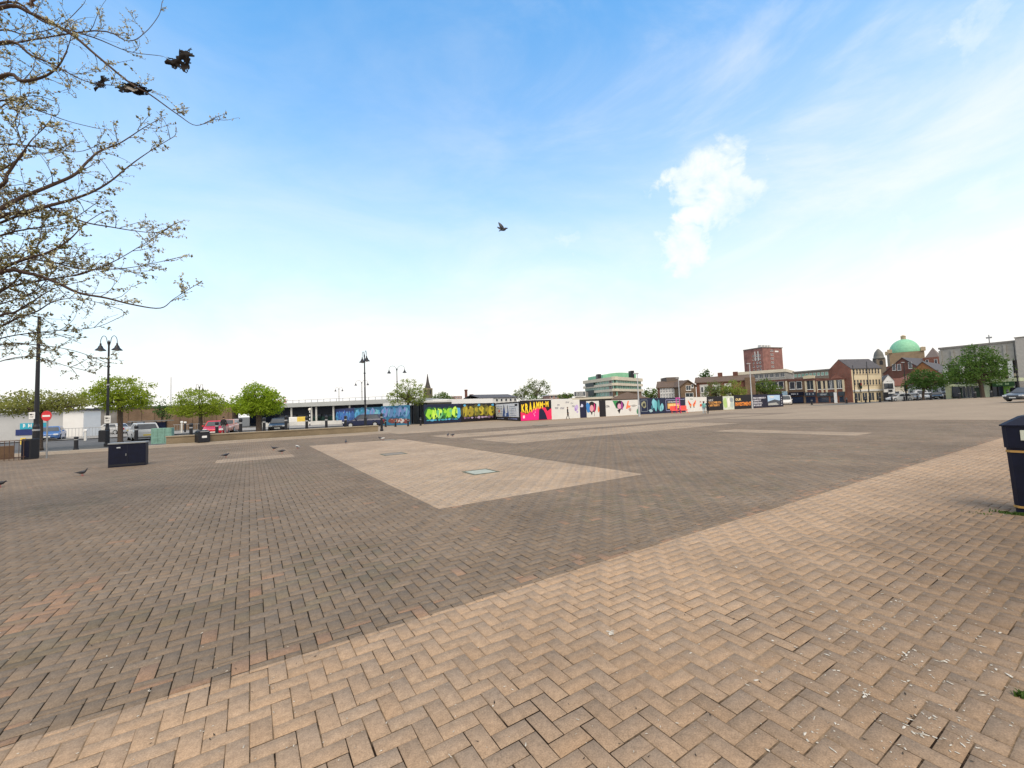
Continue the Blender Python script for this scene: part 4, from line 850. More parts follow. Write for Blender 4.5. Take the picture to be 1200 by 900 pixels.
def art_head2(b, W, h):
    glyphs(b, .05, 1.15, .28, W * .12, pm(70, 70, 75), 1, 9); b.shape([(W * .2, h - .05), (W * .36, h - .05), (W * .36, h * .6), (W * .3, h * .45)], pm(55, 140, 80), 1)
    b.shape(jag(W * .41, h * .68, W * .12, h * .28, 11, .16, 24), PK, 2); b.shape(jag(W * .39, h * .6, W * .06, h * .17, 9, .2, 25), pm(222, 165, 190), 3); b.shape(jag(W * .465, h * .65, W * .03, h * .27, 9, .3, 26), PURP, 4); b.shape([(W * .33, .75), (W * .43, .85), (W * .38, .25)], PK, 3)
    b.shape([(W * .58, .9), (W * .63, .8), (W * .68, 1.9), (W * .65, 1.95)], SALM, 1); b.shape(jag(W * .7, .75, W * .05, .22, 9, .3, 28), pm(170, 150, 150), 2); b.shape(jag(W * .66, 1.15, W * .06, .2, 9, .35, 29), SALM, 2); b.text('~oan~', W * .72, 1.1, .26, pm(70, 60, 60), W * .2, 2)
    b.shape(jag(W * .94, .45, W * .035, .4, 8, .2, 30), pm(70, 130, 95), 2)
panel(on_line(709.6), on_line(749.2), HH - .25, 'long white panel with green and purple painted face and orange brush lettering', PW, art_head2)
def art_navy(b, W, h):
    def frame(x0, x1, z0, z1, M):
        for q in ((x0, x1, z0, z0 + .06), (x0, x1, z1 - .06, z1), (x0, x0 + .06, z0, z1), (x1 - .06, x1, z0, z1)): b.box(q[0], q[1], -.006, -.001, q[2], q[3], M)
    frame(.25, W * .3, .35, h - .2, pm(130, 140, 150)); b.shape(jag(W * .165, h * .6, W * .09, h * .22, 10, .2, 32), pm(150, 150, 120), 2); b.shape(jag(W * .165, h * .58, W * .05, h * .12, 10, .2, 33), pm(50, 55, 60), 3)
    for k, (q, z_, rx, rz, c) in enumerate(((.55, .62, .07, .28, SKY3), (.62, .5, .06, .3, pm(110, 190, 200)), (.74, .55, .05, .36, pm(70, 140, 150)), (.88, .42, .06, .26, SKY3), (.48, .4, .05, .16, pm(60, 120, 135)), (.42, .2, .08, .1, pm(160, 190, 200)), (.82, .3, .05, .2, pm(140, 205, 215)))): b.shape(jag(W * q, h * z_, W * rx, h * rz, 9, .3, 35 + k), c, 1 + k % 3)
panel(on_line(749.4), on_line(779), HH - .1, 'navy panel with a framed badge and pale teal figures', pm(24, 36, 66), art_navy)
def art_words(b, W, h, c1, c2, lines=2, seed=3, z0=.55):
    glyphs(b, W * .12, h - .75, .3, W * .28, PW, 1, seed, 1)
    for k in range(lines): glyphs(b, W * .1, h - 1.15 - k * .42, .34, W * (.78 - .1 * k), (c1, c2)[k % 2], 1, seed + k + 1, 1)
def art_frame(b, W, h):
    for q in ((.15, W - .15, .3, .38), (.15, W - .15, h - .3, h - .22), (.15, .24, .3, h - .22)): b.box(q[0], q[1], -.006, -.001, q[2], q[3], pm(150, 155, 190))
    b.shape([(W * .12, .6), (W * .72, .6), (W * .72, 1.35), (W * .12, 1.35)], pm(225, 170, 95), 2); glyphs(b, W * .14, .95, .3, W * .55, pm(250, 225, 160), 3, 5, 1); glyphs(b, W * .14, 1.45, .24, W * .6, PW, 2, 6, 1)
panel(on_line(779.1), on_line(803), HH - .15, 'dark panel with orange framed lettering behind the red and pink steps', pm(34, 32, 62), art_frame)
def art_wings(b, W, h):
    cx = W * .3
    for s_ in (-1, 1):
        for k in range(4): q = [(cx + s_ * (.12 + .05 * k), 1.05 - .12 * k), (cx + s_ * (.9 - .16 * k), 1.75 - .3 * k), (cx + s_ * (.95 - .16 * k), 1.45 - .28 * k), (cx + s_ * (.3 + .03 * k), .8 - .1 * k)]; b.shape(q if s_ > 0 else q[::-1], (SALM, pm(205, 70, 50), pm(240, 150, 80), PK)[k], 1 + k)
    glyphs(b, cx - .4, h - .35, .16, .9, pm(60, 90, 80), 1, 3); glyphs(b, W * .66, 1.3, .2, W * .24, pm(150, 60, 50), 1, 13); b.shape(jag(W * .7, .95, .3, .28, 8, .4, 44), pm(215, 100, 70), 1)
panel(on_line(803.1), on_line(828.2), HH - .15, 'white panel with orange and red painted wings', PW, art_wings)
panel(on_line(828.3), on_line(847), HH - .1, 'black panel with two lines of orange lettering behind the walking pair', PK, lambda b, W, h: art_words(b, W, h, pm(235, 170, 90), pm(235, 170, 90), 2, 50))
def art_pale(b, W, h):
    b.shape(jag(W * .2, h * .5, W * .17, h * .4, 9, .25, 51), pm(175, 205, 130), 1); b.shape(jag(W * .5, h * .5, W * .12, h * .42, 9, .2, 52), pm(236, 236, 230), 2); b.shape(jag(W * .78, h * .7, W * .16, h * .2, 9, .3, 53), pm(150, 160, 165), 1); b.shape(jag(W * .8, h * .35, W * .14, h * .2, 9, .3, 54), pm(180, 195, 190), 2)
panel(on_line(847.1), on_line(860), HH - .15, 'pale green and white photographic panel between two black ones', pm(205, 214, 200), art_pale)
def art_invest(b, W, h): b.text('OUR', W * .08, h - .95, .4, pm(245, 215, 150), W * .3, 1, .03); b.text('INVESTMENT', W * .06, .5, .62, pm(250, 150, 60), W * .86, 1, .03)
panel(on_line(860.1), on_line(881.5), HH, 'black panel with bold orange INVESTMENT lettering', PK, art_invest)
panel(on_line(881.6), on_line(899), HH, 'dark panel with four short lines of white lettering right of the lamp column', pm(28, 28, 50), lambda b, W, h: [glyphs(b, W * .06, h - .75 - k * .42, .3, W * (.85, .5, .6, .55)[k], pm(215, 215, 225), 1, 70 + k, 1) for k in range(4)])
def art_photo(b, W, h):
    b.shape([(.1, .3), (W * .8, .3), (W * .8, h - .2), (.1, h - .2)], pm(175, 205, 235), 1); b.shape([(.1, .3), (W * .8, .3), (W * .8, 1.1), (W * .45, 1.35), (.1, 1.0)], pm(75, 80, 90), 2); b.shape([(.15, .35), (W * .7, .35), (W * .55, .8), (.2, .7)], pm(170, 172, 170), 3); b.shape(jag(W * .3, h - .5, W * .18, .14, 9, .3, 60), PW, 2)
    for k in range(4): b.shape(jag(W * .9, .4 + k * .42, .12, .12, 7, .2, k), pm(200, 205, 215), 1)
panel(on_line(899.1), on_line(917.4), HH, 'dark end panel with a blue sky street photograph', pm(28, 28, 50), art_photo)

# stall roofs inside the hoarding
CANO = mat('white_stall_canvas', (.76, .76, .75), .6, .05, .6)
def stall(a, za, b_, zb, y0, y1, label, depth=5, y2=None):
    f = Fac('market_stall', label, 'market stall', a, za, b_, zb, 'market stalls behind the hoarding'); mid = (a + b_) / 2; z0, z1 = f.z(mid, y0), f.z(mid, y1)
    b = MB(); b.box(0, f.W, 0, depth, z0, z1, CANO); 
    b.build('canopy', f.root); 
    for x in (.15, f.W - .15):
        for y in (.2, depth - .2): MB().box(x - .06, x + .06, y - .06, y + .06, -.1, z0 - .003, STEEL).build('post', f.root)
    MB().box(.3, f.W - .3, depth - .15, depth - .05, -.1, z0 - .3, mat('stall_shutter', (.12, .12, .13), .6)).build('shutter', f.root); return f
stall(449, 60, 507, 56, 475.0, 471.2, 'low white stall canopy above the blue graffiti panels')
stall(507.4, 55, 578, 60, 474, 467.5, 'deep white stall fascia above the lime and olive graffiti')
stall(607.5, 52, 646, 52, 471.5, 468.2, 'thin white stall roof above the comic lettering panel')
stall(646.4, 52.2, 670, 53.5, 470.5, 467.5, 'short white stall roof above the scrawled white panel', 4)
b = MB(); f = Fac('market_stall', 'dark green-brown stall end with open shutter between blue and lime panels', 'market stall', 480.5, 56.5, 496.5, 53, 'market stalls behind the hoarding')
MB().box(0, f.W, .5, 4, -.1, 2.6, mat('dark_stall_panel', (.045, .042, .035), .7, .4, 1.2)).build('wall', f.root); MB().box(-.1, f.W + .05, 0, 4, 2.603, 2.85, OFFW).build('canopy', f.root)
for x in (.1, f.W * .55, f.W - .1): MB().box(x - .07, x + .07, .2, .34, -.1, 2.6, BLACK).build('post', f.root)

# ------------------------------------------------------------------ street furniture
def lamp_column(loc, h, label, az=0, reach=.55, group='twin-headed street lamps', base=True, heads=2, bands=True, r0=.085):
    R_ = thing('street_lamp', label, 'street lamp', loc, az, group); s = h / 8.
    b = MB(); b.lathe([(r0 * 2.1, -.1), (r0 * 2.1, .08), (r0 * 1.6, .14), (r0 * 1.55, 1.0 * s + .2), (r0 * 1.1, 1.1 * s + .25), (r0, 1.3 * s + .3), (r0 * .62, h)], BLACK, n=12)
    for k in (.38, .58, .76): b.lathe([(r0 * 1.15, h * k), (r0 * 1.15, h * k + .1)], BLACK if k != .58 else GREYP, n=12)
    b.lathe([(r0 * .9, h), (r0 * .9, h + .05), (.02, h + .2)], BLACK, n=10); b.build('column', R_, smooth=False)
    for s_ in (-1, 1)[:heads]:
        pts = [(0, 0, h - .35), (s_ * .12, 0, h + .1)] + [(s_ * (.12 + reach * .5 * (1 - math.cos(t))), 0, h + .1 + .42 * math.sin(t)) for t in (.5, 1.0, 1.57, 2.1, 2.7, 3.1)] + [(s_ * (.12 + reach), 0, h - .02)]
        MB().tube(pts, .022, BLACK, 6).build('swan_neck', R_)
        lp = MB(); c = (s_ * (.12 + reach), 0, 0); lp.lathe([(.05, h - .02), (.06, h - .16), (.11, h - .22), (.16, h - .36), (.3, h - .5), (.31, h - .53), (.27, h - .53)], BLACK, c, 14)
        o = lp.build('lamp_shade', R_); MB().ball((c[0], 0, h - .53), (.15, .15, .07), LAMPG, 10, 6).build('lamp_glass', o)
    return R_
def board(px, py, Z, w, h, label, cat='sign', M=WHITE, art=None, name='sign_plate', rot=None, post=None):
    p = PZ(px, py, Z); r_ = math.atan2(_r0.y, _r0.x) if rot is None else rot
    b = MB(); b.bbox(-w / 2, w / 2, -.012, .012, -h / 2, h / 2, M, .006)
    if art: art(b, w, h)
    for q in (-.3, .3): b.box(-.1, .1, .013, .04, q * h - .02, q * h + .02, STEEL)
    return tag(b.build(name, None, p, r_), label, cat)
def marks(b, w, h):
    glyphs(b, -w * .3, h * .05, h * .22, w * .62, PK, 6, 3, 1); glyphs(b, -w * .32, -h * .25, h * .14, w * .66, GREYP, 6, 5, 1)
# plain tall column at far left with cabinet, sign and no-entry plate
p = GP(41.5, 536); Zp = depth_of(p); R_ = thing('lighting_column', 'tall plain black lighting column with wide base at far left', 'lighting column', p)
ht = zat(42, 371, Zp); MB().lathe([(.13, -.1), (.13, 1.5), (.1, 1.6), (.085, 3), (.06, ht)], BLACK, n=14).build('column', R_)
MB().lathe([(.138, zat(40, 505, Zp)), (.138, zat(40, 503, Zp))], GREYP, n=14).build('column_band', R_)
MB().bbox(-.22, .22, -.02, .3, zat(40, 470, Zp), zat(40, 466, Zp), BLACK).build('bracket', R_) if False else None
b = MB(); b.bbox(-.24, .2, -.2, .2, -.05, .95, BLACK, .03); b.box(-.2, .16, -.206, -.201, .1, .85, NAVY); o = tag(b.build('feeder_cabinet', None, GP(35.5, 538), math.atan2(_r0.y, _r0.x)), 'small black electrical cabinet at the foot of the plain tall column', 'cabinet')
board(37.5, 487, Zp - .15, .29, .33, 'small white notice strapped to the tall plain column', art=marks)
for px, lab, cM, w in ((27, 'bright yellow notice plate on the railings left of the column', YEL, .27), (34.8, 'pale yellow notice plate above the black cabinet', mat('pale_yellow', (.75, .62, .3), .6), .24)):
    board(px, 517 if px < 30 else 516, Zp + .25, w, .33 if px < 30 else .2, lab, 'notice', cM)
p = GP(54.5, 537.2); Zs = depth_of(p); R_ = thing('no_entry_sign', 'red round no-entry sign with white bar on a grey post', 'road sign', p, math.atan2(_r0.y, _r0.x))
zc = zat(53, 487.5, Zs); MB().tube([(0, 0, -.1), (0, 0, zc + .25)], .032, STEEL, 8).build('post', R_)
rr = 6.0 / 490 * Zs; b = MB(); b.prism_y([(rr * math.cos(t), zc + rr * math.sin(t)) for t in [i * math.pi / 14 for i in range(28)]], -.055, -.04, RED); b.box(-rr * .75, rr * .75, -.062, -.0551, zc - rr * .17, zc + rr * .17, WHITE); b.build('sign_disc', R_)
# railings at far left
pa, pb = GP(-60, 546), GP(31, 538.5); d = pb - pa; W = math.hypot(d.x, d.y); R_ = thing('railing', 'low rusty brown vertical bar railing at far left', 'railing', pa, math.atan2(d.y, d.x)); RUST = mat('rusty_brown_paint', (.09, .05, .035), .7, .3, 4)
for z in (.12, .88): MB().box(0, W, -.015, .015, z, z + .03, RUST).build('rail', R_)
n = int(W / .14)
for k in range(n): MB().tube([(k * W / n + .05, 0, 0), (k * W / n + .05, 0, .9)], .012, RUST, 5).build('bar', R_)
b = MB(); b.box(-1, W - .3, 0, .6, -.1, .62, mat('old_timber', (.14, .085, .05), .9, .3, 3)); q = tag(b.build('planter_wall', None, pa + Vector((-.6, 1.6, 0)), math.atan2(d.y, d.x)), 'low brown timber planter wall behind the railing at far left', 'planter')
# lamp two with sign and bin
p = GP(125.5, 521.3); Z2 = depth_of(p); AZ = math.atan2(_r0.y, _r0.x)
lamp_column(p, zat(124.5, 402, Z2), 'black twin-headed street lamp standing behind the navy utility box', AZ + .1, .42)
board(126, 491.5, Z2 - .2, .43, .52, 'white square parking sign on the lamp behind the navy box', art=marks)
b = MB(); b.bbox(-.3, .2, -.2, .2, .25, 1.05, BLACK, .05); b.tube([(.15, 0, -.1), (.15, 0, .3)], .05, BLACK, 8); tag(b.build('litter_bin', None, GP(122.6, 522), AZ), 'small black litter bin hung beside the lamp behind the navy box', 'litter bin')
board(121, 502, Z2 + .1, .28, .26, 'tiny white plate on the bin side of the lamp', art=None)
# lamp three and the ones farther off
def lamp_px(px, ytop, ybase, Z, label, az, reach):
    p = GP(px, ybase) if ybase else PB(px, Z); Z = depth_of(p); return lamp_column(p, zat(px, ytop, Z) - .1, label, az, reach)
lamp_px(428.4, 416.5, 503, 0, 'black twin-headed street lamp beside the dark blue parked car', AZ - .9, .5)
lamp_px(466, 432, 0, 60, 'slender twin lamp rising through the pale green street tree', AZ, 1.0)
lamp_px(424.5, 448, 0, 88, 'distant twin lamp just left of the big black lamp', AZ, 1.15)
lamp_px(397.5, 455.5, 0, 105, 'farthest grey twin lamp above the supermarket roof', AZ, .75)
lamp_px(233.5, 453.5, 0, 58, 'twin lamp showing above the second street tree', AZ, .35)
# slim grey columns
def slim(px, yt, yb, Z, label, M=LGREY, arm=True):
    p = GP(px, yb) if yb else PB(px, Z); Z = depth_of(p); h = zat(px - (1.5 if px > 700 else .5), yt, Z) - p.z
    R_ = thing('lighting_column', label, 'lighting column', p, AZ, 'slim lighting columns'); MB().lathe([(.13, -.1), (.13, 1.2), (.09, 1.3), (.05, h)], M, n=10).build('column', R_)
    if arm: MB().bbox(-.45, .15, -.1, .1, h, h + .14, GREYP, .03).build('lantern', R_)
slim(749.3, 438.3, 488, 0, 'pale grey column in front of the join between white and navy panels')
slim(796.5, 443.5, 0, 70, 'grey column behind the hoarding in front of the gabled house')
slim(881.8, 426.5, 479, 0, 'grey lamp column standing in front of the black INVESTMENT panel')
slim(975.5, 437, 0, 96, 'dark thin column in front of the red brick parade', BLACK)
slim(1018.5, 423.5, 0, 84, 'dark thin column in front of the cream block', BLACK, False)
slim(1002, 428, 0, 87, 'dark thin column left of the cream block windows', BLACK, False)
slim(1062, 425, 0, 82, 'dark thin column by the parked cars', BLACK)
slim(1193.5, 402, 0, 70, 'dark thin column before the concrete stair tower', BLACK, False)
slim(200, 442, 0, 70, 'thin grey mast beyond the brick warehouse', LGREY, False)
slim(613, 461, 0, 75, 'short pale column behind the hoarding by the tall trees', LGREY)
slim(928, 449, 0, 105, 'short dark column before the brown brick shop', BLACK, False)
# bollards
def bollard_proto():
    R_ = thing('bollard', 'x', 'bollard'); MB().lathe([(.13, -.2), (.13, .1), (.1, .13), (.095, .86), (.115, .88), (.115, .93), (.09, .98), (.02, 1.0)], BLACK, n=12).build('post', R_); MB().lathe([(.1, .74), (.1, .8)], GREYP, n=12).build('band', R_); return R_
BP = bollard_proto(); used = [False]
def bollard(p, h, label, group, w=1.):
    if not used[0]:
        used[0] = True; BP.location = p; BP.scale = (w, w, h); BP['label'] = label; BP['group'] = group; return BP
    return dup(BP, p, 0, label, group, (w, w, h))
G1 = 'tall dark posts along the road wall'
for px, yt, yb, lab in ((224, 496, 515, 'tall dark blue-black post left of the small black litter bin'), (254.2, 494, 512, 'dark post standing in front of the red car'), (282, 490, 509.5, 'dark post between the red car and the third tree'), (309.5, 489, 507.5, 'dark post just right of the thick tree trunk'), (335, 487, 506, 'dark post at the right side of the small black car'), (359.3, 488, 504.5, 'dark post in front of the striped beacon'), (382.3, 487, 502.5, 'dark post standing alone before the supermarket columns'), (404.8, 487, 501, 'dark post in front of the blue car bonnet'), (447, 484, 500.5, 'dark post at the end of the low tan wall')):
    p = GP(px, yb - .5); Y = 36.2; d = ray(px, hor(px)); t = Y / d.y; q = Vector((d.x * t, Y, 0)); Z = depth_of(q); bollard(q, zat(px, yt, Z), lab, G1, 1.05)
for px, yt, yb, lab in ((452, 492, 500.2, 'short black bollard nearest the end of the tan wall'), (463.5, 491.5, 500, 'short black bollard before the lilac graffiti'), (478.3, 490.5, 499.4, 'short black bollard beneath the pale green tree'), (493, 489, 498.6, 'short black bollard at the dark stall end')):
    p = GP(px, yb); bollard(p, zat(px, yt, depth_of(p)), lab, 'short bollards by the blue graffiti', .9)
p = GP(89, 527.2); bollard(p, zat(90, 511.5, depth_of(p)), 'leaning-looking thick black bollard on the kerb right of the no-entry sign', 'bollards at the far left kerb', 1.0)
p = Vector((-6.6, 37, 0)); p = GP(159.5, 519.5); bollard(p, zat(160, 498.5, depth_of(p)), 'tall dark post behind the navy box by the bus shelter', 'bollards at the far left kerb', 1.1)
G2 = 'black bollards along the right pavement'
for px, yb, yt, lab in ((950.7, 474.4, 467, 'black bollard by the maroon car'), (991.5, 472.3, 463.8, 'black bollard in front of the cream corner house'), (1003, 471.3, 465, 'low black bollard left of the cream block door'), (1013.8, 471, 465.4, 'black bollard at the middle of the cream block'), (1030.6, 471, 464, 'black bollard before the right corner of the cream block'), (1044.6, 470.4, 463.8, 'black bollard in front of the white cottage'), (1059.3, 469.5, 463, 'black bollard beside the pale blue-white car'), (1074.7, 469, 462, 'black bollard in front of the parked van'), (1090.4, 468, 461, 'black bollard right of the parked van'), (1106.6, 467.5, 460.3, 'black bollard at the left pier of the green pavilion'), (1124, 466.5, 459, 'black bollard under the porch canopy'), (1142.2, 466, 458, 'black bollard right of the porch canopy'), (1161, 465.3, 457, 'black bollard before the green pavilion second entrance'), (1180.5, 464.6, 455.8, 'black bollard by the lime green panel')):
    X = 101.5; d = ray(px, hor(px)); t = X / d.x if px > 985 else depth_of(GP(px, yb)); q = Vector((d.x * t, d.y * t, H(d.x * t, d.y * t))); bollard(q, 1.15 if px > 985 else 1.1, lab, G2, 1.5)
# low tan wall with the road behind
b = MB(); TAN = brickmat('tan_brick', (.25, .19, .12), (.21, .16, .1), (.23, .2, .15)); x0, x1 = -4.6, 9.0
b.box(x0, x1, 35.3, 35.7, -.1, .46, TAN); b.box(x0 - .04, x1 + .04, 35.25, 35.75, .463, .53, mat('coping_stone', (.3, .25, .18), .85, .15, 2)); tag(b.build('low_wall'), 'long low tan brick wall with coping along the road', 'wall')
# navy utility box in the square
p = GP(126.3, 548.4); R_ = thing('utility_cabinet', 'navy steel utility box with grey lid standing alone on the paving', 'utility box', p)
w = 1.0; MB().bbox(0, w, 0, .5, 0, .80, NAVY, .012).build('body', R_)
MB().bbox(-.015, w + .015, -.02, .52, .803, .85, mat('dull_grey_lid', (.2, .21, .22), .45), .01).build('lid', R_)
b = MB(); b.box(.02, w - .02, -.0035, .0, .04, .1, BLACK); b.build('plinth', R_)
for x in (w / 2,): MB().box(x - .004, x + .004, -.003, .0, .12, .78, BLACK).build('door_gap', R_)
MB().box(.22, .32, -.004, -.001, .66, .70, LGREY).build('maker_plate', R_); MB().box(w * .46, w * .48, -.02, -.001, .38, .46, STEEL).build('handle', R_)
p = GP(176.6, 520.6); R_ = thing('telecom_cabinet', 'pale green street cabinet with streaked doors by the bus shelter', 'street cabinet', p); q = GP(201, 519.3); w = (q - p).length; TL = mat('pale_teal_paint', (.16, .3, .25), .6, .3, 6)
MB().bbox(0, w, 0, .5, 0, 1.05, TL, .02).build('body', R_, rotz=math.atan2((q - p).y, (q - p).x)); 
for k in (1, 2): MB().box(w * k / 3 - .006, w * k / 3 + .006, -.004, -.001, .08, 1.0, BLACK).build('door_gap', R_, rotz=math.atan2((q - p).y, (q - p).x))
p = GP(237.2, 518.4); R_ = thing('litter_bin', 'small black square litter bin with white label by the tan wall', 'litter bin', p, .4); hb = zat(237, 504.2, depth_of(p)); k = .34
MB().bbox(-k, k, -k, k, .03, hb * .82, BLACK, .04).build('body', R_); MB().bbox(-k - .02, k + .02, -k - .02, k + .02, hb * .823, hb, BLACK, .1).build('lid', R_); MB().box(-.14, .14, -k - .008, -k - .001, hb * .38, hb * .55, WHITE).build('label_plate', R_); MB().box(-.24, .24, -k - .03, -k - .021, hb * .86, hb * .92, GREYP).build('slot', R_)
# big litter bin at the right edge
p = GP(1184.5, 601); hb = 1.12
def bin_():
    R_ = thing('litter_bin', 'large navy litter bin with gold bands at the right edge of the picture', 'litter bin', (p.x, p.y, 0), rad(0)); S = .62; t = .035
    def ring(i, z, c=.045): return [(i, i - S - c + c * 2 - 0, z)] if False else [(i, -i - c, z), (i + c, -i, z), (S - i - c, -i, z), (S - i, -i - c, z), (S - i, -S + i + c, z), (S - i - c, -S + i, z), (i + c, -S + i, z), (i, -S + i + c, z)]
    MB().loft([ring(t, .0), ring(t, .05), ring(t * .8, .06), ring(.008, hb * .75)], NAVY).build('body', R_)
    MB().loft([ring(-.006, hb * .753), ring(-.012, hb)], NAVY).build('hood', R_)
    MB().loft([ring(-.03, hb + .003), ring(-.03, hb + .02), ring(.12, hb + .13), ring(.16, hb + .14)], NAVY).build('lid', R_)
    for z0 in (hb * .70, .07):
        i0 = .006 if z0 > .3 else t * .8 - .004; MB().loft([ring(i0 - .004, z0), ring(i0 - .004, z0 + .028)], GOLD).build('gold_band', R_)
    b = MB(); y0, y1 = -S + .12, -.15; b.box(-.024, -.0125, y0, y1, hb * .845, hb * .96, mat('pale_sticker', (.62, .64, .52), .6)); b.build('opening', R_)
    b = MB(); b.box(-.004, .012, -S + .2, -.2, .35, .6, GOLD) if False else None
bin_()
# bus shelter
f = Fac('bus_shelter', 'bus shelter with thin flat roof and navy poster end beside the green cabinet', 'bus shelter', 156, 44, 199, 46.5); z1 = f.z(176, 494)
MB().box(-.2, f.W + .2, -.7, 1.1, z1, z1 + .12, mat('shelter_roof', (.2, .2, .2), .5)).build('roof', f.root)
for x in (.1, f.W * .35, f.W * .68, f.W - .1): MB().box(x - .05, x + .05, .8, .9, -.1, z1 - .003, BLACK).build('post', f.root)
MB().box(f.W * .7, f.W - .15, .82, .87, .5, z1 - .1, mat('navy_poster', (.02, .04, .14), .3)).build('poster_panel', f.root); MB().box(.2, f.W * .66, .84, .86, .4, z1 - .3, mat('shelter_glass', (.12, .14, .14), .1)).build('glass_panel', f.root); MB().box(.3, f.W - .4, .3, .6, .45, .5, STEEL).build('bench', f.root)
# striped beacon, traffic lights, yellow kiosks, guard rails across the road
p = PB(363, 62); R_ = thing('crossing_beacon', 'black and white striped crossing beacon with pale globe', 'beacon', p); b = MB(); hb = zat(363, 481.5, 62)
for k in range(8): MB().lathe([(.07, hb * k / 8 + (0 if k else -.1)), (.07, hb * (k + 1) / 8 - .002)], WHITE if k % 2 else BLACK, n=10).build('stripe', R_)
MB().ball((0, 0, hb + .2), .22, mat('beacon_globe', (.75, .7, .6), .4)).build('globe', R_)
for px, lab, c in ((345, 'low white sign trolley before the supermarket', WHITE), (354.5, 'small yellow kiosk box before the supermarket', YEL)):
    p = PB(px, 70); b = MB(); b.bbox(-.7, .7, -.5, .5, .1, 1.3, c, .06); b.box(-.72, .72, -.52, .52, 0, .1, BLACK); tag(b.build('kiosk_box', None, p, AZ), lab, 'kiosk')
def traffic_light(px, yt, Z, lab):
    p = PB(px, Z); h = zat(px, yt, Z) - p.z; R_ = thing('traffic_light', lab, 'traffic light', p, AZ, 'traffic lights'); MB().tube([(0, 0, -.1), (0, 0, h - .2)], .06, BLACK, 8).build('post', R_)
    MB().bbox(-.2, .2, -.25, -.06, h - 1.1, h, BLACK, .03).build('signal_head', R_)
    b = MB(); b.box(-.27, .27, -.05, -.03, h - 1.2, h + .1, BLACK); b.build('backing_board', R_)
    for k, c in enumerate((RED, mat('amber_lens', (.3, .15, .02), .3), mat('green_lens', (.02, .15, .08), .3))): MB().lathe([(.1, 0), (.1, .04)], c, n=10).build('lens', R_, (0, -.252, h - .2 - k * .33)).rotation_euler = (rad(90), 0, 0)
traffic_light(1009, 449, 90, 'traffic light before the cream block'); traffic_light(948.5, 455, 104, 'traffic light in front of the pediment shop'); traffic_light(1061.5, 451.5, 81, 'traffic light by the parked cars')
def guard(a, za, b_, zb, lab, h=1.05, M=GREYP):
    f = Fac('guard_rail', lab, 'guard rail', a, za, b_, zb, 'guard rails across the road')
    for z in (.15, h): MB().box(0, f.W, -.02, .02, z - .025, z + .025, M).build('rail', f.root)
    n = min(90, int(f.W / .25)); mb = MB()
    for k in range(n): x = f.W * (k + .5) / n; mb.box(x - .012, x + .012, -.01, .01, .12, h, M)
    o = mb.build('bars', f.root); o['kind'] = 'stuff'
guard(62, 44, 122, 46, 'grey guard rail beyond the road left of the navy box'); guard(126, 45, 156, 46, 'grey guard rail between the tree and the bus shelter'); guard(203, 52, 275, 56, 'grey guard rail before the brown warehouse', .95)
for px, yt, lab in ((100.5, 503, 'pale square post on the road island at left'), (217, 494, 'white-topped dark post before the warehouse'), (213, 493.5, 'thin pale post before the warehouse')):
    p = PB(px, 40 if px < 150 else 52); b = MB(); h = zat(px, yt, depth_of(p)); b.bbox(-.09, .09, -.09, .09, -.1, h - .2, OFFW if px != 217 else BLACK, .02); b.bbox(-.13, .13, -.13, .13, h - .2, h, WHITE, .04); tag(b.build('marker_post', None, p), lab, 'post')
# red and pink toy-like steps in front of the dark panel
p = GP(796, 484.2); R_ = thing('play_tower', 'small red bench with a tall pink frame tower before the dark panel', 'play tower', p, AZ); CORAL = pm(235, 95, 85); PK2 = pm(205, 85, 170)
for s_ in (-1, 1):
    MB().tube([(s_ * .28 - .1, 0, 0), (s_ * .2 - .1, 0, 2.1)], .06, PK2, 6).build('tower_leg', R_)
    MB().bbox(s_ * .62 - .5, s_ * .62 + .5, -.3, .25, .35, .47, CORAL, .02).build('seat', R_); MB().bbox(s_ * .62 - .5, s_ * .62 + .5, .2, .28, .47, 1.0, CORAL, .02).build('backrest', R_)
    for q in (-.42, .42): MB().tube([(s_ * .62 + q, -.2, 0), (s_ * .62 + q * .9, 0, .36)], .045, CORAL, 6).build('leg', R_)
MB().bbox(-.42, .22, -.08, .08, 2.0, 2.12, PK2, .02).build('tower_top', R_); MB().bbox(-.36, .16, -.06, .06, 1.2, 1.3, PK2, .02).build('tower_step', R_)
# manhole and gully covers set in the paving
def cover(px, py, s, lab, c):
    p = GP(px, py); R_ = thing('drain_cover', lab, 'drain cover', (p.x, p.y, 0), 0, 'covers set in the paving'); b = MB()
    for q in ((-s, s, -s, -s + .06), (-s, s, s - .06, s), (-s, -s + .06, -s + .06, s - .06), (s - .06, s, -s + .06, s - .06)): b.box(*q, -.01, .009, mat('mossy_iron', (.10, .11, .075), .8, .3, 6))
    b.build('frame', R_); MB().box(-s + .064, s - .064, -s + .064, s - .064, -.01, .006, c).build('lid', R_)
cover(563, 553, .36, 'square drain cover with pale lid in the pink panel', mat('pale_concrete_lid', (.34, .36, .31), .8, .2, 5)); cover(461, 532, .42, 'dark square drain cover in the far half of the pink panel', mat('dull_iron_lid', (.21, .18, .15), .8, .25, 5))
cover(633, 498.6, .5, 'dark drain cover before the comic lettering panel', mat('dull_iron_lid', (.21, .18, .15))); cover(455, 515.5, .4, 'dark drain cover beside the white pigeon', mat('dull_iron_lid', (.21, .18, .15)))

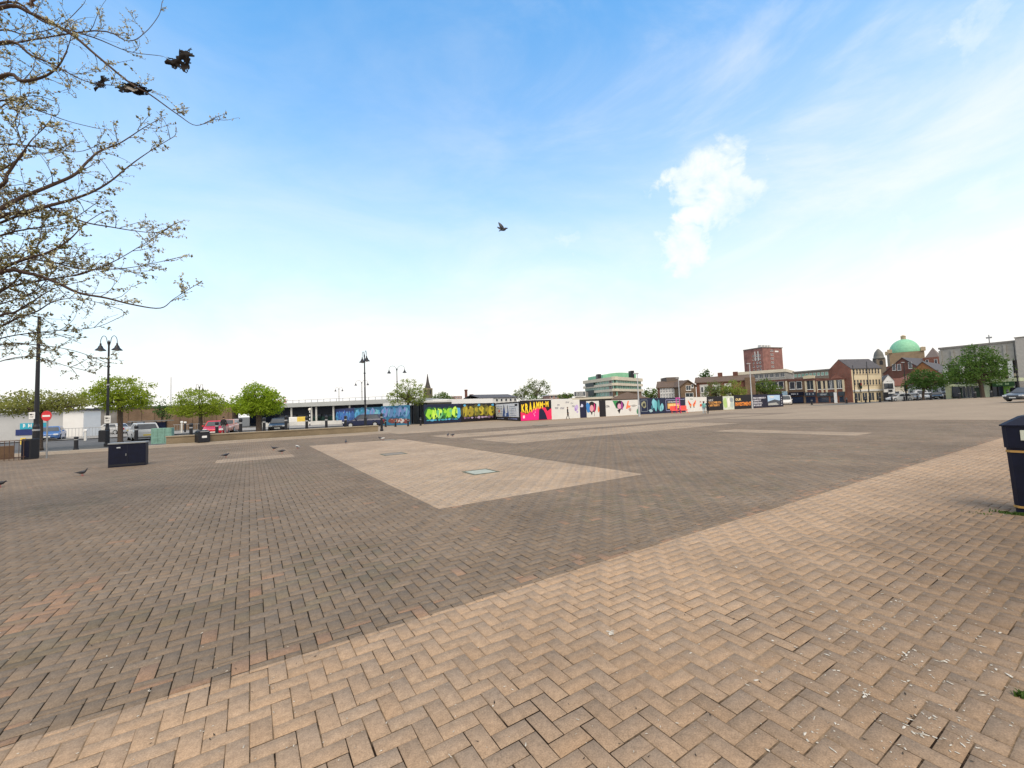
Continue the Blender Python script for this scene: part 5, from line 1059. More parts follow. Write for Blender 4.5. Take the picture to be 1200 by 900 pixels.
# ------------------------------------------------------------------ trees
def leafmat(name, c, t=.35, c2=None): return mat(name, c, .55, .3, 1.3, trans=t, spec=.25, col2=c2)
def leaves(name, pts, nrm_bias, size, M, seed, parent, origin):
    """many small leaf faces; pts is an (n,3) array of leaf positions"""
    rs = np.random.RandomState(seed); n = len(pts)
    a = rs.normal(size=(n, 3)); a /= np.linalg.norm(a, axis=1)[:, None]; b_ = rs.normal(size=(n, 3)); b_ -= a * (a * b_).sum(1)[:, None]; b_ /= np.linalg.norm(b_, axis=1)[:, None]
    s = size * rs.uniform(.6, 1.35, n)[:, None]; w = s * .62
    V = np.stack([pts - a * s * .5, pts + b_ * w * .5, pts + a * s * .5, pts - b_ * w * .5], 1).reshape(-1, 3) - np.array(origin)
    me = bpy.data.meshes.new(name); me.vertices.add(4 * n); me.vertices.foreach_set('co', V.reshape(-1)); me.loops.add(4 * n); me.loops.foreach_set('vertex_index', np.arange(4 * n, dtype=np.int32))
    me.polygons.add(n); me.polygons.foreach_set('loop_start', (np.arange(n) * 4).astype(np.int32)); me.update(calc_edges=True); me.materials.append(M); return link(name, me, parent)
def crown_pts(ell, n, Z, seed, clump=.5, per=14, ):
    rs = np.random.RandomState(seed); out = []; cents = []
    area = [e[2] * e[3] for e in ell]; tot = sum(area)
    for e, a in zip(ell, area):
        px, py, rx, ry = e; k = Z / F_PX; c = PZ(px, py, Z); nc = max(4, int(n * a / tot / per))
        rx, ry = rx * k, ry * k; rd = rx
        u = rs.normal(size=(nc, 3)); u /= np.linalg.norm(u, axis=1)[:, None]; r = rs.uniform(.25, 1, nc) ** .45
        q = u * r[:, None]; q = np.stack([q[:, 0] * rx, q[:, 1] * rd * .9, q[:, 2] * ry], 1)
        cen = np.stack([c.x + q[:, 0] * _r0.x + q[:, 1] * _f0.x, c.y + q[:, 0] * _r0.y + q[:, 1] * _f0.y, c.z + q[:, 2]], 1)
        cents.append(cen)
        cl = clump * rs.uniform(.5, 1.3, nc)
        l = cen[:, None, :] + rs.normal(size=(nc, per, 3)) * np.stack([cl, cl, cl * .55], 1)[:, None, :] * .55
        out.append(l.reshape(-1, 3))
    return np.concatenate(out), np.concatenate(cents)
def tree(px, ybase, Z, ell, label, M, n=3500, size=.16, seed=1, clump=.45, tr=.14, group=None, per=14, limbs=18, fork=None, lean=0):
    base = GP(px, ybase) if ybase else PB(px, Z); Z = depth_of(base)
    R_ = thing('tree', label, 'tree', base, 0, group); pts, cents = crown_pts(ell, n, Z, seed, clump, per); r = random.Random(seed)
    b = MB(); cz = np.mean(cents[:, 2]); lo = np.min(cents[:, 2]); top = Vector((float(np.mean(cents[:, 0])), float(np.mean(cents[:, 1])), float(cz))) - base
    fz = max(.8, float(lo) - base.z + .2); f = Vector((top.x * .3, top.y * .3, fz))
    b.tube([(0, 0, -.15), (0, 0, .1), (top.x * .08, top.y * .08, fz * .5), tuple(f), tuple(f.lerp(top, .6)), tuple(top + Vector((0, 0, .4)))], [tr * 1.5, tr * 1.1, tr, tr * .95, tr * .55, tr * .15], BARK, 9)
    idx = list(range(len(cents))); r.shuffle(idx)
    for i in idx[:limbs]:
        e = Vector(cents[i]) - base; s0 = f.lerp(top, r.uniform(-.05, .6)); m_ = s0.lerp(e, .5) + Vector((r.uniform(-.2, .2), r.uniform(-.2, .2), r.uniform(-.15, .25)))
        b.tube([tuple(s0), tuple(m_), tuple(e)], [tr * .42, tr * .25, tr * .07], BARK, 5, False)
    b.build('trunk', R_, smooth=True); leaves('crown', pts, 0, size, M, seed + 5, R_, base); return R_
LG1 = leafmat('spring_leaves', (.25, .34, .02), .5, (.38, .47, .045)); LG2 = leafmat('lime_leaves', (.26, .38, .015), .5, (.38, .52, .04)); LG3 = leafmat('olive_leaves', (.24, .26, .055), .5, (.36, .37, .1))
LG4 = leafmat('yellow_green_leaves', (.2, .28, .04), .5, (.36, .42, .09)); LG5 = leafmat('dark_leaves', (.045, .11, .02), .4, (.10, .19, .035)); LG6 = leafmat('grey_green_leaves', (.15, .2, .06), .45, (.25, .3, .1)); LG7 = leafmat('mid_leaves', (.09, .16, .025), .4, (.17, .25, .045))
tree(141, 518, 0, ((140, 454, 25, 12), (116, 466, 22, 11), (162, 468, 16, 12), (141, 471, 26, 10), (176, 452, 5, 2)), 'bright green street tree behind the navy utility box', LG1, 9000, .14, 11, .36, .16)
tree(46.5, 526, 0, ((45, 470, 46, 11), (20, 478, 24, 9), (78, 474, 22, 8)), 'sparse olive-leaved tree behind the plain tall column', LG3, 6000, .13, 12, .4, .15, limbs=26)
tree(236, 0, 47, ((232, 468, 24, 13), (214, 478, 16, 10), (252, 476, 14, 10), (235, 482, 24, 7)), 'rounded fresh green street tree in front of the brown warehouse', LG1, 9000, .16, 13, .42, .16)
tree(303.5, 507.3, 0, ((303, 462, 18, 13), (288, 474, 18, 11), (318, 472, 14, 13), (302, 478, 28, 9)), 'dense lime green street tree with a thick trunk left of the supermarket', LG2, 11000, .17, 14, .42, .26)
tree(478.5, 0, 53, ((478, 456, 17, 13), (466, 466, 13, 8), (489, 463, 12, 12), (473, 470, 18, 5)), 'airy yellow-green street tree before the blue graffiti', LG4, 3600, .17, 15, .4, .14, limbs=30)
tree(189, 0, 63, ((189, 480, 6, 11), (194, 484, 6, 8)), 'dark evergreen bush at the edge of the brown warehouse', LG5, 900, .2, 16, .5, .12)
tree(519, 0, 150, ((519, 466, 9, 6), (512, 468, 6, 4), (526, 468, 6, 4)), 'dome shaped dull green tree right of the church tower', LG7, 1300, .5, 17, 1.2, .3)
tree(613, 0, 170, ((611, 461, 8, 7), (605, 465, 8, 5), (620, 458, 7, 8)), 'dull green left tree of the pair above the info panel', LG6, 1500, .5, 18, 1.3, .3, 'tall trees beyond the hoarding')
tree(628, 0, 175, ((624, 452, 8, 9), (637, 454, 8, 9), (630, 462, 12, 4)), 'tallest open-crowned pale tree above the comic panel', LG6, 1500, .5, 19, 1.2, .35, 'tall trees beyond the hoarding', limbs=30)
tree(634, 0, 160, ((634, 467, 18, 4.5), (650, 468, 8, 3)), 'low dark green thicket beneath the tallest pale tree', LG7, 1200, .5, 20, 1.2, .3)
tree(664, 0, 140, ((664, 465, 10, 3.5),), 'low round green bush above the white scrawled panel', LG7, 600, .5, 21, 1., .2)
tree(763, 0, 150, ((763, 460, 10, 5), (757, 464, 8, 4), (770, 464, 7, 4)), 'round green tree between the office and the school building', LG7, 1200, .5, 22, 1.2, .3)
tree(837, 0, 84, ((838, 455, 10, 8), (832, 461, 9, 8), (845, 463, 9, 7)), 'pale green street tree before the white window panels', LG6, 2000, .26, 23, .6, .15, 'street trees behind the right hoarding', limbs=30)
tree(859, 0, 82, ((859, 454, 9, 9), (853, 461, 9, 8), (868, 461, 9, 7)), 'yellow-green street tree left of the grey lamp column', LG4, 2100, .26, 24, .6, .15, 'street trees behind the right hoarding')
tree(896, 0, 95, ((896, 452, 13, 8), (888, 458, 11, 6), (906, 458, 11, 6)), 'full mid green street tree right of the grey lamp column', LG7, 2600, .3, 25, .7, .16, 'street trees behind the right hoarding')
tree(827, 0, 140, ((827, 436.5, 3.2, 3), (827, 441, 5.5, 4)), 'dark conifer top showing above the terrace roof', LG5, 500, .5, 26, 1., .25)
tree(1081, 0, 80, ((1081, 441, 14, 9), (1071, 450, 11, 7), (1092, 450, 12, 8), (1104, 447, 7, 8)), 'dark green street tree above the parked cars', LG5, 4200, .3, 27, .7, .2)
tree(1151, 0, 71, ((1146, 418, 17, 14), (1128, 432, 16, 13), (1163, 430, 16, 14), (1148, 442, 26, 10), (1115, 441, 10, 8)), 'large dark green tree in front of the concrete civic building', leafmat('deep_green_leaves', (.06, .13, .022), .4, (.13, .23, .045)), 7500, .3, 28, .75, .28, limbs=26)

# the near tree whose boughs reach in from the left
def near_tree():
    rnd = random.Random(77); rs = np.random.RandomState(77)
    TZ = 6.3; base = PB(-235, TZ); R_ = thing('tree', 'near tree at left edge with bare budding boughs reaching over the square', 'tree', base)
    T = MB(); TW = MB(); buds = []; olive = []
    tp = [base + Vector((0, 0, -.2)), base + Vector((0, 0, .3)), base + _r0 * .08 + _z * 1.6, base + _r0 * .2 + _z * 3.0, base + _r0 * .22 + _z * 5.0, base + _r0 * .4 + _z * 7.2, base + _r0 * .5 + _z * 9.2]
    T.tube([tuple(p - base) for p in tp], [.42, .3, .26, .24, .19, .12, .04], BARK, 14)
    def trunk_at(z):
        z = max(1.8, min(8.6, z))
        for a, c in zip(tp[1:], tp[2:]):
            if a.z <= z <= c.z: return a.lerp(c, (z - a.z) / (c.z - a.z))
        return tp[-2]
    def smooth(P, n):
        out = []
        for i in range(len(P) - 1):
            a = P[max(i - 1, 0)]; b = P[i]; c = P[i + 1]; d = P[min(i + 2, len(P) - 1)]
            for k in range(n):
                t = k / n; out.append(.5 * ((2 * b) + (c - a) * t + (2 * a - 5 * b + 4 * c - d) * t * t + (3 * b - a - 3 * c + d) * t ** 3))
        out.append(P[-1]); return out
    def twig(p, d, L, r, depth, green):
        n = 5 if depth else 6; P = [p]; dd = d.copy(); bend = Vector((rnd.gauss(0, 1), rnd.gauss(0, 1), rnd.gauss(.35, .6))) * .16
        for k in range(n):
            dd = (dd + bend + Vector((rnd.gauss(0, .1), rnd.gauss(0, .1), rnd.gauss(0, .1)))).normalized(); P.append(P[-1] + dd * L / n)
        TW.tube([tuple(q - base) for q in P], [max(.0022, r * (1 - .75 * k / n)) for k in range(n + 1)], TWIG, 4 if depth else 5, False)
        for k in range(1, n + 1):
            for _ in range(rnd.choice((1, 1, 2)) if (depth or rnd.random() < .6) else 0): (olive if rnd.random() < green else buds).append(P[k].lerp(P[k - 1], rnd.random()) + Vector((rnd.gauss(0, .014), rnd.gauss(0, .014), rnd.gauss(0, .014))))
        if depth < 2:
            for k in range(1, n):
                if rnd.random() < (.55 if depth == 0 else .3):
                    ax = Vector((rnd.gauss(0, 1), rnd.gauss(0, 1), rnd.gauss(0, 1))); ax = (ax - dd * ax.dot(dd)).normalized(); t = (P[k + 1] - P[k]).normalized()
                    twig(P[k], (t * .75 + ax * .75).normalized(), L * rnd.uniform(.35, .6), r * .55, depth + 1, green)
    def limb(pts, Zs, r0, dens=1., green=.12, L0=.62):
        W = [PZ(x, y, z) for (x, y), z in zip(pts, Zs)]
        s0 = trunk_at(W[0].z - .9); mid = s0.lerp(W[0], .5) + Vector((0, 0, -.12)); P = smooth([s0, mid] + W, 5); n = len(P)
        T.tube([tuple(q - base) for q in P], [max(.005, r0 * (1.25 - 1.17 * (k / (n - 1)) ** .8)) for k in range(n)], TWIG, 7, True)
        ln = 0
        for k in range(6, n - 1):
            seg = (P[k + 1] - P[k]).length; t = k / (n - 1)
            for _ in range(int(seg * 9.5 * dens * (1.25 if t < .7 else .75) + rnd.random())):
                d = (P[k + 1] - P[k]).normalized(); ax = Vector((rnd.gauss(0, 1), rnd.gauss(0, 1), rnd.gauss(.25, 1))); ax = (ax - d * ax.dot(d)).normalized()
                twig(P[k].lerp(P[k + 1], rnd.random()), (d * .8 + ax * .7).normalized(), L0 * rnd.uniform(.35, 1.15) * (1.15 - .55 * t), .0056, 0 if rnd.random() < .6 else 1, green)
        twig(P[-1], (P[-1] - P[-2]).normalized(), .2, .005, 1, green)
    def Zr(a, b, n): return [a + (b - a) * i / (n - 1) for i in range(n)]
    LB = [([(1, 9), (37, 16), (83, 40), (112, 64), (152, 97), (176, 111), (208, 134), (230, 147), (252, 138)], 6.2, 6.9, .030, .42, .05),
          ([(1, 50), (37, 65), (61, 75), (100, 95), (132, 100)], 6.0, 6.3, .028, .8, .05),
          ([(1, 90), (25, 95), (51, 90), (68, 78), (78, 60), (84, 40)], 5.9, 5.8, .034, .8, .08),
          ([(10, 2), (50, 25), (110, 44), (150, 60), (185, 65)], 6.6, 7.4, .024, .55, .04), ([(110, 36), (150, 48), (170, 38), (186, 18), (190, 2)], 7.0, 7.4, .014, .6, .02),
          ([(0, 118), (40, 128), (80, 142), (112, 150)], 6.5, 7.0, .02, .8, .1),
          ([(-8, 250), (22, 233), (58, 218), (87, 205), (102, 190), (117, 177), (140, 168), (168, 150), (186, 140)], 5.8, 6.8, .034, .75, .1),
          ([(-8, 257), (33, 248), (58, 241), (80, 235), (108, 225), (130, 212), (152, 194), (176, 177), (204, 160)], 6.1, 7.0, .034, .7, .1),
          ([(40, 246), (63, 246), (98, 260), (130, 266), (162, 271), (185, 272), (208, 261)], 6.3, 7.0, .02, .75, .06),
          ([(-5, 222), (8, 205), (20, 188), (28, 177), (38, 163), (52, 150)], 5.7, 5.6, .03, .9, .15), ([(20, 188), (24, 165), (18, 140), (30, 120)], 5.8, 5.7, .016, .8, .1),
          ([(-5, 321), (32, 320), (64, 330), (92, 343), (124, 349), (156, 357), (188, 361), (204, 350), (226, 336)], 5.9, 7.0, .032, .62, .08),
          ([(-5, 372), (17, 366), (40, 352), (64, 338), (95, 330)], 6.2, 6.4, .024, 1., .2), ([(-5, 385), (20, 373), (43, 365), (64, 353), (95, 350), (140, 362)], 6.6, 7.2, .022, 1., .15),
          ([(-5, 318), (29, 304), (58, 295), (81, 281), (100, 262), (118, 250)], 6.0, 6.1, .028, 1., .3),
          ([(-5, 303), (58, 307), (95, 315), (139, 315), (173, 310), (212, 301)], 6.8, 7.6, .022, .8, .1),
          ([(-5, 342), (40, 330), (90, 322), (130, 308), (165, 288), (196, 268)], 6.5, 7.3, .022, .75, .08),
          ([(-5, 405), (50, 405), (90, 412), (122, 424)], 7.0, 7.8, .016, .8, .12), ([(-5, 398), (60, 388), (110, 384), (140, 372)], 7.2, 7.8, .016, .9, .15), ([(-5, 425), (40, 418), (75, 428), (108, 436)], 7.4, 8., .013, .6, .12),
          ([(-5, 170), (40, 172), (90, 178), (118, 168)], 7.0, 7.4, .018, .9, .1), ([(-5, 278), (35, 268), (75, 262), (110, 240)], 6.6, 6.8, .022, 1., .3), ([(-5, 345), (25, 320), (45, 285), (50, 255)], 6.3, 6.2, .022, 1., .4),
          ([(-5, 36), (30, 40), (70, 30), (95, 8)], 6.6, 6.8, .018, .8, .02), ([(-20, 140), (10, 120), (40, 112), (62, 118)], 6.4, 6.6, .018, .9, .1), ([(-10, 360), (40, 342), (70, 310), (92, 300)], 7., 7.2, .018, 1., .35),
          ([(-60, 300), (-40, 240), (-30, 190)], 5.4, 5.2, .03, .7, .2), ([(-60, 120), (-45, 60), (-30, 10)], 5.6, 5.4, .03, .7, .1), ([(-260, 200), (-330, 180), (-400, 160)], 6.5, 6.8, .04, .4, .1), ([(-200, 60), (-160, -20), (-130, -90)], 6.4, 6.2, .04, .4, .1)]
    for pts, a, c, r0, dens, g in LB: limb(pts, Zr(a, c, len(pts)), r0, dens, g)
    T.build('trunk', R_, smooth=True); TW.build('twigs', R_, smooth=True)
    def blobs(name, P, size, M, seed):
        P = np.array([tuple(q) for q in P]); r_ = np.random.RandomState(seed); n = len(P); s = size * r_.uniform(.5, 1.5, n)
        d = r_.normal(size=(n, 3)); d[:, 2] += .5; d /= np.linalg.norm(d, axis=1)[:, None]; a = np.cross(d, r_.normal(size=(n, 3))); a /= np.linalg.norm(a, axis=1)[:, None]; c = np.cross(d, a)
        V = np.stack([P - d * s[:, None] * .6, P + a * s[:, None] * .42, P + c * s[:, None] * .42, P - a * s[:, None] * .42, P - c * s[:, None] * .42, P + d * s[:, None] * .8], 1).reshape(-1, 3) - np.array(base)
        f = np.array(((0, 2, 1), (0, 3, 2), (0, 4, 3), (0, 1, 4), (5, 1, 2), (5, 2, 3), (5, 3, 4), (5, 4, 1))); Fc = ((np.arange(n) * 6)[:, None, None] + f[None]).reshape(-1)
        me = bpy.data.meshes.new(name); me.vertices.add(6 * n); me.vertices.foreach_set('co', V.reshape(-1)); me.loops.add(len(Fc)); me.loops.foreach_set('vertex_index', Fc.astype(np.int32)); me.polygons.add(len(Fc) // 3); me.polygons.foreach_set('loop_start', (np.arange(len(Fc) // 3) * 3).astype(np.int32)); me.update(calc_edges=True); me.materials.append(M); link(name, me, R_)
    k = len(buds) * 3 // 5
    blobs('pale_buds', buds[::2], .021, mat('pale_buds', (.68, .65, .44), .7, .3, 8, trans=.25), 3); blobs('brown_buds', buds[1::2], .019, mat('brown_buds', (.5, .44, .24), .7, .35, 8, trans=.35), 4); blobs('young_leaves', olive, .034, leafmat('young_olive_leaves', (.26, .24, .06), .35, (.3, .27, .1)), 5)
    print('near tree twigs', len(TW.f), 'buds', len(buds), len(olive))
near_tree()
# torn plastic caught in the boughs
def rag(px, py, Z, w, h, M, label, seed, rot=0., out=None):
    r = np.random.RandomState(seed); n = 22; c = PZ(px, py, Z); jag_ = r.uniform(.74, 1.18, 40); b = MB(); vs = []; keep = {}
    out = out or [(1 + r.uniform(-.42, .34)) for _ in range(10)]
    for i in range(n + 1):
        for j in range(n + 1):
            a, q = i / n * 2 - 1, j / n * 2 - 1; mx = max(abs(a), abs(q)); rr_ = math.hypot(a, q)
            if rr_ > 1e-6: a, q = a / rr_ * mx, q / rr_ * mx
            th = math.atan2(q, a); k = (th + math.pi) / (2 * math.pi) * 10; o = out[int(k) % 10] * (1 - k % 1) + out[(int(k) + 1) % 10] * (k % 1)
            o *= 1 + (jag_[int(k * 4) % 40] - 1) * max(0., mx - .45) / .55
            a, q = a * o, q * o; x, y = a * w / 2, q * h / 2; x, y = x * math.cos(rot) - y * math.sin(rot), x * math.sin(rot) + y * math.cos(rot)
            nz = mnoise.noise(Vector((x * 7 + seed, y * 7, 0))) * .07 + mnoise.noise(Vector((x * 18 + seed, y * 18, 3))) * .03
            p = _r0 * x + _z * y + _f0 * nz; vs.append(tuple(p))
    cen = lambda i, j: max(abs(i / n * 2 - 1), abs(j / n * 2 - 1))
    fs = [(i * (n + 1) + j, (i + 1) * (n + 1) + j, (i + 1) * (n + 1) + j + 1, i * (n + 1) + j + 1) for i in range(n) for j in range(n) if r.rand() > (.01 if cen(i + .5, j + .5) < .7 else .16)]
    b.raw(vs, fs, M); o = b.build('plastic_bag', None, c, 0, True); md = o.modifiers.new('thickness', 'SOLIDIFY'); md.thickness = .004; return tag(o, label, 'plastic bag', 'torn plastic bags caught in the tree')
BAG = mat('black_plastic', (.01, .007, .006), .7, .4, 12, spec=.15); BAGG = mat('grey_plastic', (.2, .18, .16), .5, .4, 10); BAGB = mat('brown_plastic', (.1, .06, .035), .6, .4, 10)
rag(211, 71, 6.9, .46, .42, BAG, 'largest torn black plastic bag at the branch end against blue sky', 3, .1, [1.15, .75, .62, 1.25, .8, .95, 1.3, 1.05, .5, .62]); rag(152, 103, 6.6, .56, .22, BAG, 'long ragged black plastic strip along the middle branch', 8, -.25); rag(154, 104, 6.56, .2, .07, BAGG, 'small grey plastic scrap lying over the long black strip', 5, -.25)
rag(119, 96, 6.4, .2, .26, BAG, 'small dark plastic scrap left of the long black strip', 12, -.8); rag(36, 3, 6.4, .26, .14, BAGB, 'brown plastic scrap at the top edge of the picture', 15, .1)

# ------------------------------------------------------------------ vehicles
def carpaint(n, c): return mat('car_paint_' + n, c, .22, .04, 1, spec=.6)
CARC = {}
def car(loc, rot, paint, label, kind='hatchback', group='parked cars', cat='car', name='parked_car'):
    k = (paint.name, kind)
    if k in CARC: return dup(CARC[k], loc, rot, label, group)
    L_, W_, Hh, belt, hood, wb = dict(hatchback=(4.0, 1.74, 1.46, .92, .95, 1.27), estate=(4.6, 1.8, 1.5, .93, 1.15, 1.38), saloon=(4.5, 1.8, 1.45, .92, 1.15, 1.36), van=(4.9, 1.95, 2.05, 1.1, .75, 1.5))[kind]
    R_ = thing(name, label, cat, loc, rot, group); h = L_ / 2; w = W_ / 2
    def sec(x, ww, z0, z1): return [(x, -ww * .9, z0), (x, -ww, z0 + .12), (x, -ww, z1 - .14), (x, -ww * .93, z1), (x, ww * .93, z1), (x, ww, z1 - .14), (x, ww, z0 + .12), (x, ww * .9, z0)]
    b = MB(); hz = belt - .16
    b.loft([sec(-h, w * .74, .36, .6), sec(-h + .06, w * .86, .26, .68), sec(-h + .3, w * .97, .2, hz), sec(-h + hood, w, .18, belt), sec(0, w, .18, belt + .02), sec(h - .35, w, .2, belt + .03), sec(h - .06, w * .95, .28, belt - .02), sec(h, w * .86, .36, belt - .18)], paint)
    xr0, xr1 = -h + hood + .62, (h - .55 if kind in ('hatchback', 'estate') else h - 1.0); xb = -h + hood - .05; xe = (h - .08 if kind != 'saloon' else h - .55)
    if kind == 'van': xr0, xr1, xe = -h + hood + .5, h - .1, h - .03
    b.loft([[(xb, -w * .93, belt - .05), (xe, -w * .93, belt - .05), (xe, w * .93, belt - .05), (xb, w * .93, belt - .05)], [(xr0, -w * .74, Hh - .05), (xr1, -w * .74, Hh - .05), (xr1, w * .74, Hh - .05), (xr0, w * .74, Hh - .05)], [(xr0 + .12, -w * .68, Hh), (xr1 - .12, -w * .68, Hh), (xr1 - .12, w * .68, Hh), (xr0 + .12, w * .68, Hh)]], paint)
    for sx in (-1, 1):
        for sy in (-1, 1): b.lathe([(.37, -.02), (.37, .02)], BLACK, n=16) if False else None
    b.build('body', R_, smooth=False)
    def lerp3(a, c, t): return tuple(a[i] + (c[i] - a[i]) * t for i in range(3))
    def pane(nm, A, B, C, D, off, M=GLASS, parent=R_):
        o = Vector(off); q = [Vector(p) + o for p in (A, B, C, D)]; m_ = MB(); m_.raw([tuple(p) for p in q] + [tuple(p - o * .9) for p in q], [(0, 1, 2, 3), (7, 6, 5, 4), (0, 4, 5, 1), (1, 5, 6, 2), (2, 6, 7, 3), (3, 7, 4, 0)], M); return m_.build(nm, parent)
    z0, z1 = belt + .03, Hh - .1; t0, t1 = (z0 - belt + .05) / (Hh - belt), (z1 - belt + .05) / (Hh - belt)
    def pt(xa, xc, sy, t, ins=0): return (xa + (xc - xa) * t, sy * (w * .93 + (w * .74 - w * .93) * t - ins), belt - .05 + (Hh - belt) * t)
    pane('windscreen', pt(xb, xr0, -1, t0, .08), pt(xb, xr0, 1, t0, .08), pt(xb, xr0, 1, t1, .08), pt(xb, xr0, -1, t1, .08), (-.012, 0, .006))
    pane('rear_window', pt(xe, xr1, 1, t0, .1), pt(xe, xr1, -1, t0, .1), pt(xe, xr1, -1, t1, .1), pt(xe, xr1, 1, t1, .1), (.012, 0, .006))
    for sy in (-1, 1):
        xs = ((.1, .46), (.5, .93)) if kind != 'van' else ((.06, .3),)
        for a, c in xs:
            def sp(u_, t): x0_ = xb + .14 + (xr0 - xb) * t; x1_ = xe - .1 + (xr1 - xe) * t; return (x0_ + (x1_ - x0_) * u_, sy * (w * .93 + (w * .74 - w * .93) * t), belt - .05 + (Hh - belt) * t)
            pane('side_window', sp(a, t0), sp(c, t0), sp(c, t1), sp(a, t1), (0, sy * .012, .003))
        for sx in (-1, 1):
            x = sx * wb if sx < 0 else sx * wb * .98; ty = MB(); r_ = .315; rings = [[(x + rr * math.cos(q), sy * yy, .315 + rr * math.sin(q)) for q in [2 * math.pi * i / 18 for i in range(18)]] for rr, yy in ((r_ * .7, w - .24), (r_, w - .22), (r_, w + .0), (r_ * .93, w + .02), (r_ * .68, w + .02))]
            ty.loft(rings, RUBBER); o = ty.build('wheel', R_); MB().loft([[(x + rr * math.cos(q), sy * yy, .315 + rr * math.sin(q)) for q in [2 * math.pi * i / 12 for i in range(12)]] for rr, yy in ((.2, w + .02), (.2, w + .028), (.06, w + .034))], LGREY).build('rim', o)
        m_ = MB(); m_.loft([sec(-h - .015 + .02, .01, .5, .7)], RUBBER) if False else None
        MB().bbox(-h - .02, -h + .2, sy * w * .72 - .17, sy * w * .72 + .17, .56, .7, LAMPG, .03).build('headlight', R_); MB().bbox(h - .14, h + .015, sy * w * .78 - .12, sy * w * .78 + .12, .62, .86, REDL, .02).build('tail_light', R_)
        MB().bbox(xb + .35, xb + .5, sy * w * 1.08 - .08, sy * w * 1.08 + .08, belt, belt + .13, paint, .02).build('wing_mirror', R_)
    MB().box(-h - .012, -h + .1, -.26, .26, .36, .47, mat('plate_white', (.7, .7, .66), .5)).build('number_plate', R_); MB().box(h - .1, h + .012, -.26, .26, .42, .53, mat('plate_yellow', (.6, .45, .05), .5)).build('number_plate', R_); MB().box(-h - .03, -h + .2, -w * .6, w * .6, .24, .33, RUBBER).build('lower_grille', R_)
    CARC[k] = R_; return R_
VA = math.atan2(_r0.y, _r0.x)
def carpx(px, Z, turn, paint, label, kind='hatchback', **k): return car(PB(px, Z) + Vector((0, 0, -.1 if px < 450 else .0)), VA + turn, paint, label, kind, **k)
carpx(253.5, 40.5, rad(118), carpaint('red', (.5, .012, .03)), 'bright red hatchback facing the square behind the tan wall')
carpx(268, 50, rad(110), carpaint('salmon', (.5, .25, .2)), 'pale salmon car behind the red hatchback', 'estate')
carpx(327, 46, rad(114), carpaint('black', (.012, .013, .015)), 'small black car facing the square in front of the supermarket')
carpx(427, 49.5, rad(8), carpaint('dark_blue', (.012, .018, .06)), 'dark blue estate car parked along the blue graffiti', 'estate')
carpx(168, 37.5, rad(-42), carpaint('silver', (.5, .51, .52)), 'silver estate car with red tail lamps beside the bus shelter', 'estate')
carpx(60, 44, rad(130), carpaint('mid_blue', (.05, .13, .33)), 'mid blue car passing behind the no-entry sign', 'saloon')
carpx(131, 56, rad(0), carpaint('silver', (.5, .51, .52)), 'silver car seen between the lamp and the green tree trunk', 'saloon')
carpx(151, 58, rad(10), carpaint('black', (.012, .013, .015)), 'black car beyond the bus shelter', 'hatchback')
carpx(942, 104, rad(50), carpaint('maroon', (.2, .012, .02)), 'maroon car in front of the navy shop', 'hatchback')
carpx(921.5, 92, rad(55), carpaint('white', (.7, .7, .7)), 'white van beside the end of the hoarding', 'van', cat='van', name='parked_van')
for px, Z, t, c, kd, lab in ((1053.5, 83, 15, ('white', (.7, .7, .7)), 'hatchback', 'leftmost white hatchback in the row before the white shops'), (1063.5, 86, 70, ('dark_blue', (.012, .018, .06)), 'estate', 'dark blue estate behind the thin dark column'), (1071, 84, 70, ('silver', (.5, .51, .52)), 'estate', 'silver estate left of the white van in the parked row'), (1079.5, 87, 75, ('white', (.7, .7, .7)), 'van', 'white van in the middle of the parked row'), (1088.5, 84, 70, ('white', (.7, .7, .7)), 'estate', 'white estate right of the white van in the parked row'), (1096.5, 83, 72, ('black', (.012, .013, .015)), 'hatchback', 'black hatchback near the green pavilion pier'), (1102.5, 85, 72, ('silver', (.5, .51, .52)), 'hatchback', 'silver hatchback at the right end of the parked row')):
    carpx(px, Z, rad(t - 24), carpaint(*c), lab, kd, group='cars parked before the white shops')
q = GP(1206, 469.8); car(q, VA + rad(10), carpaint('grey', (.05, .052, .055)), 'dark grey car entering at the right edge of the picture', 'saloon')

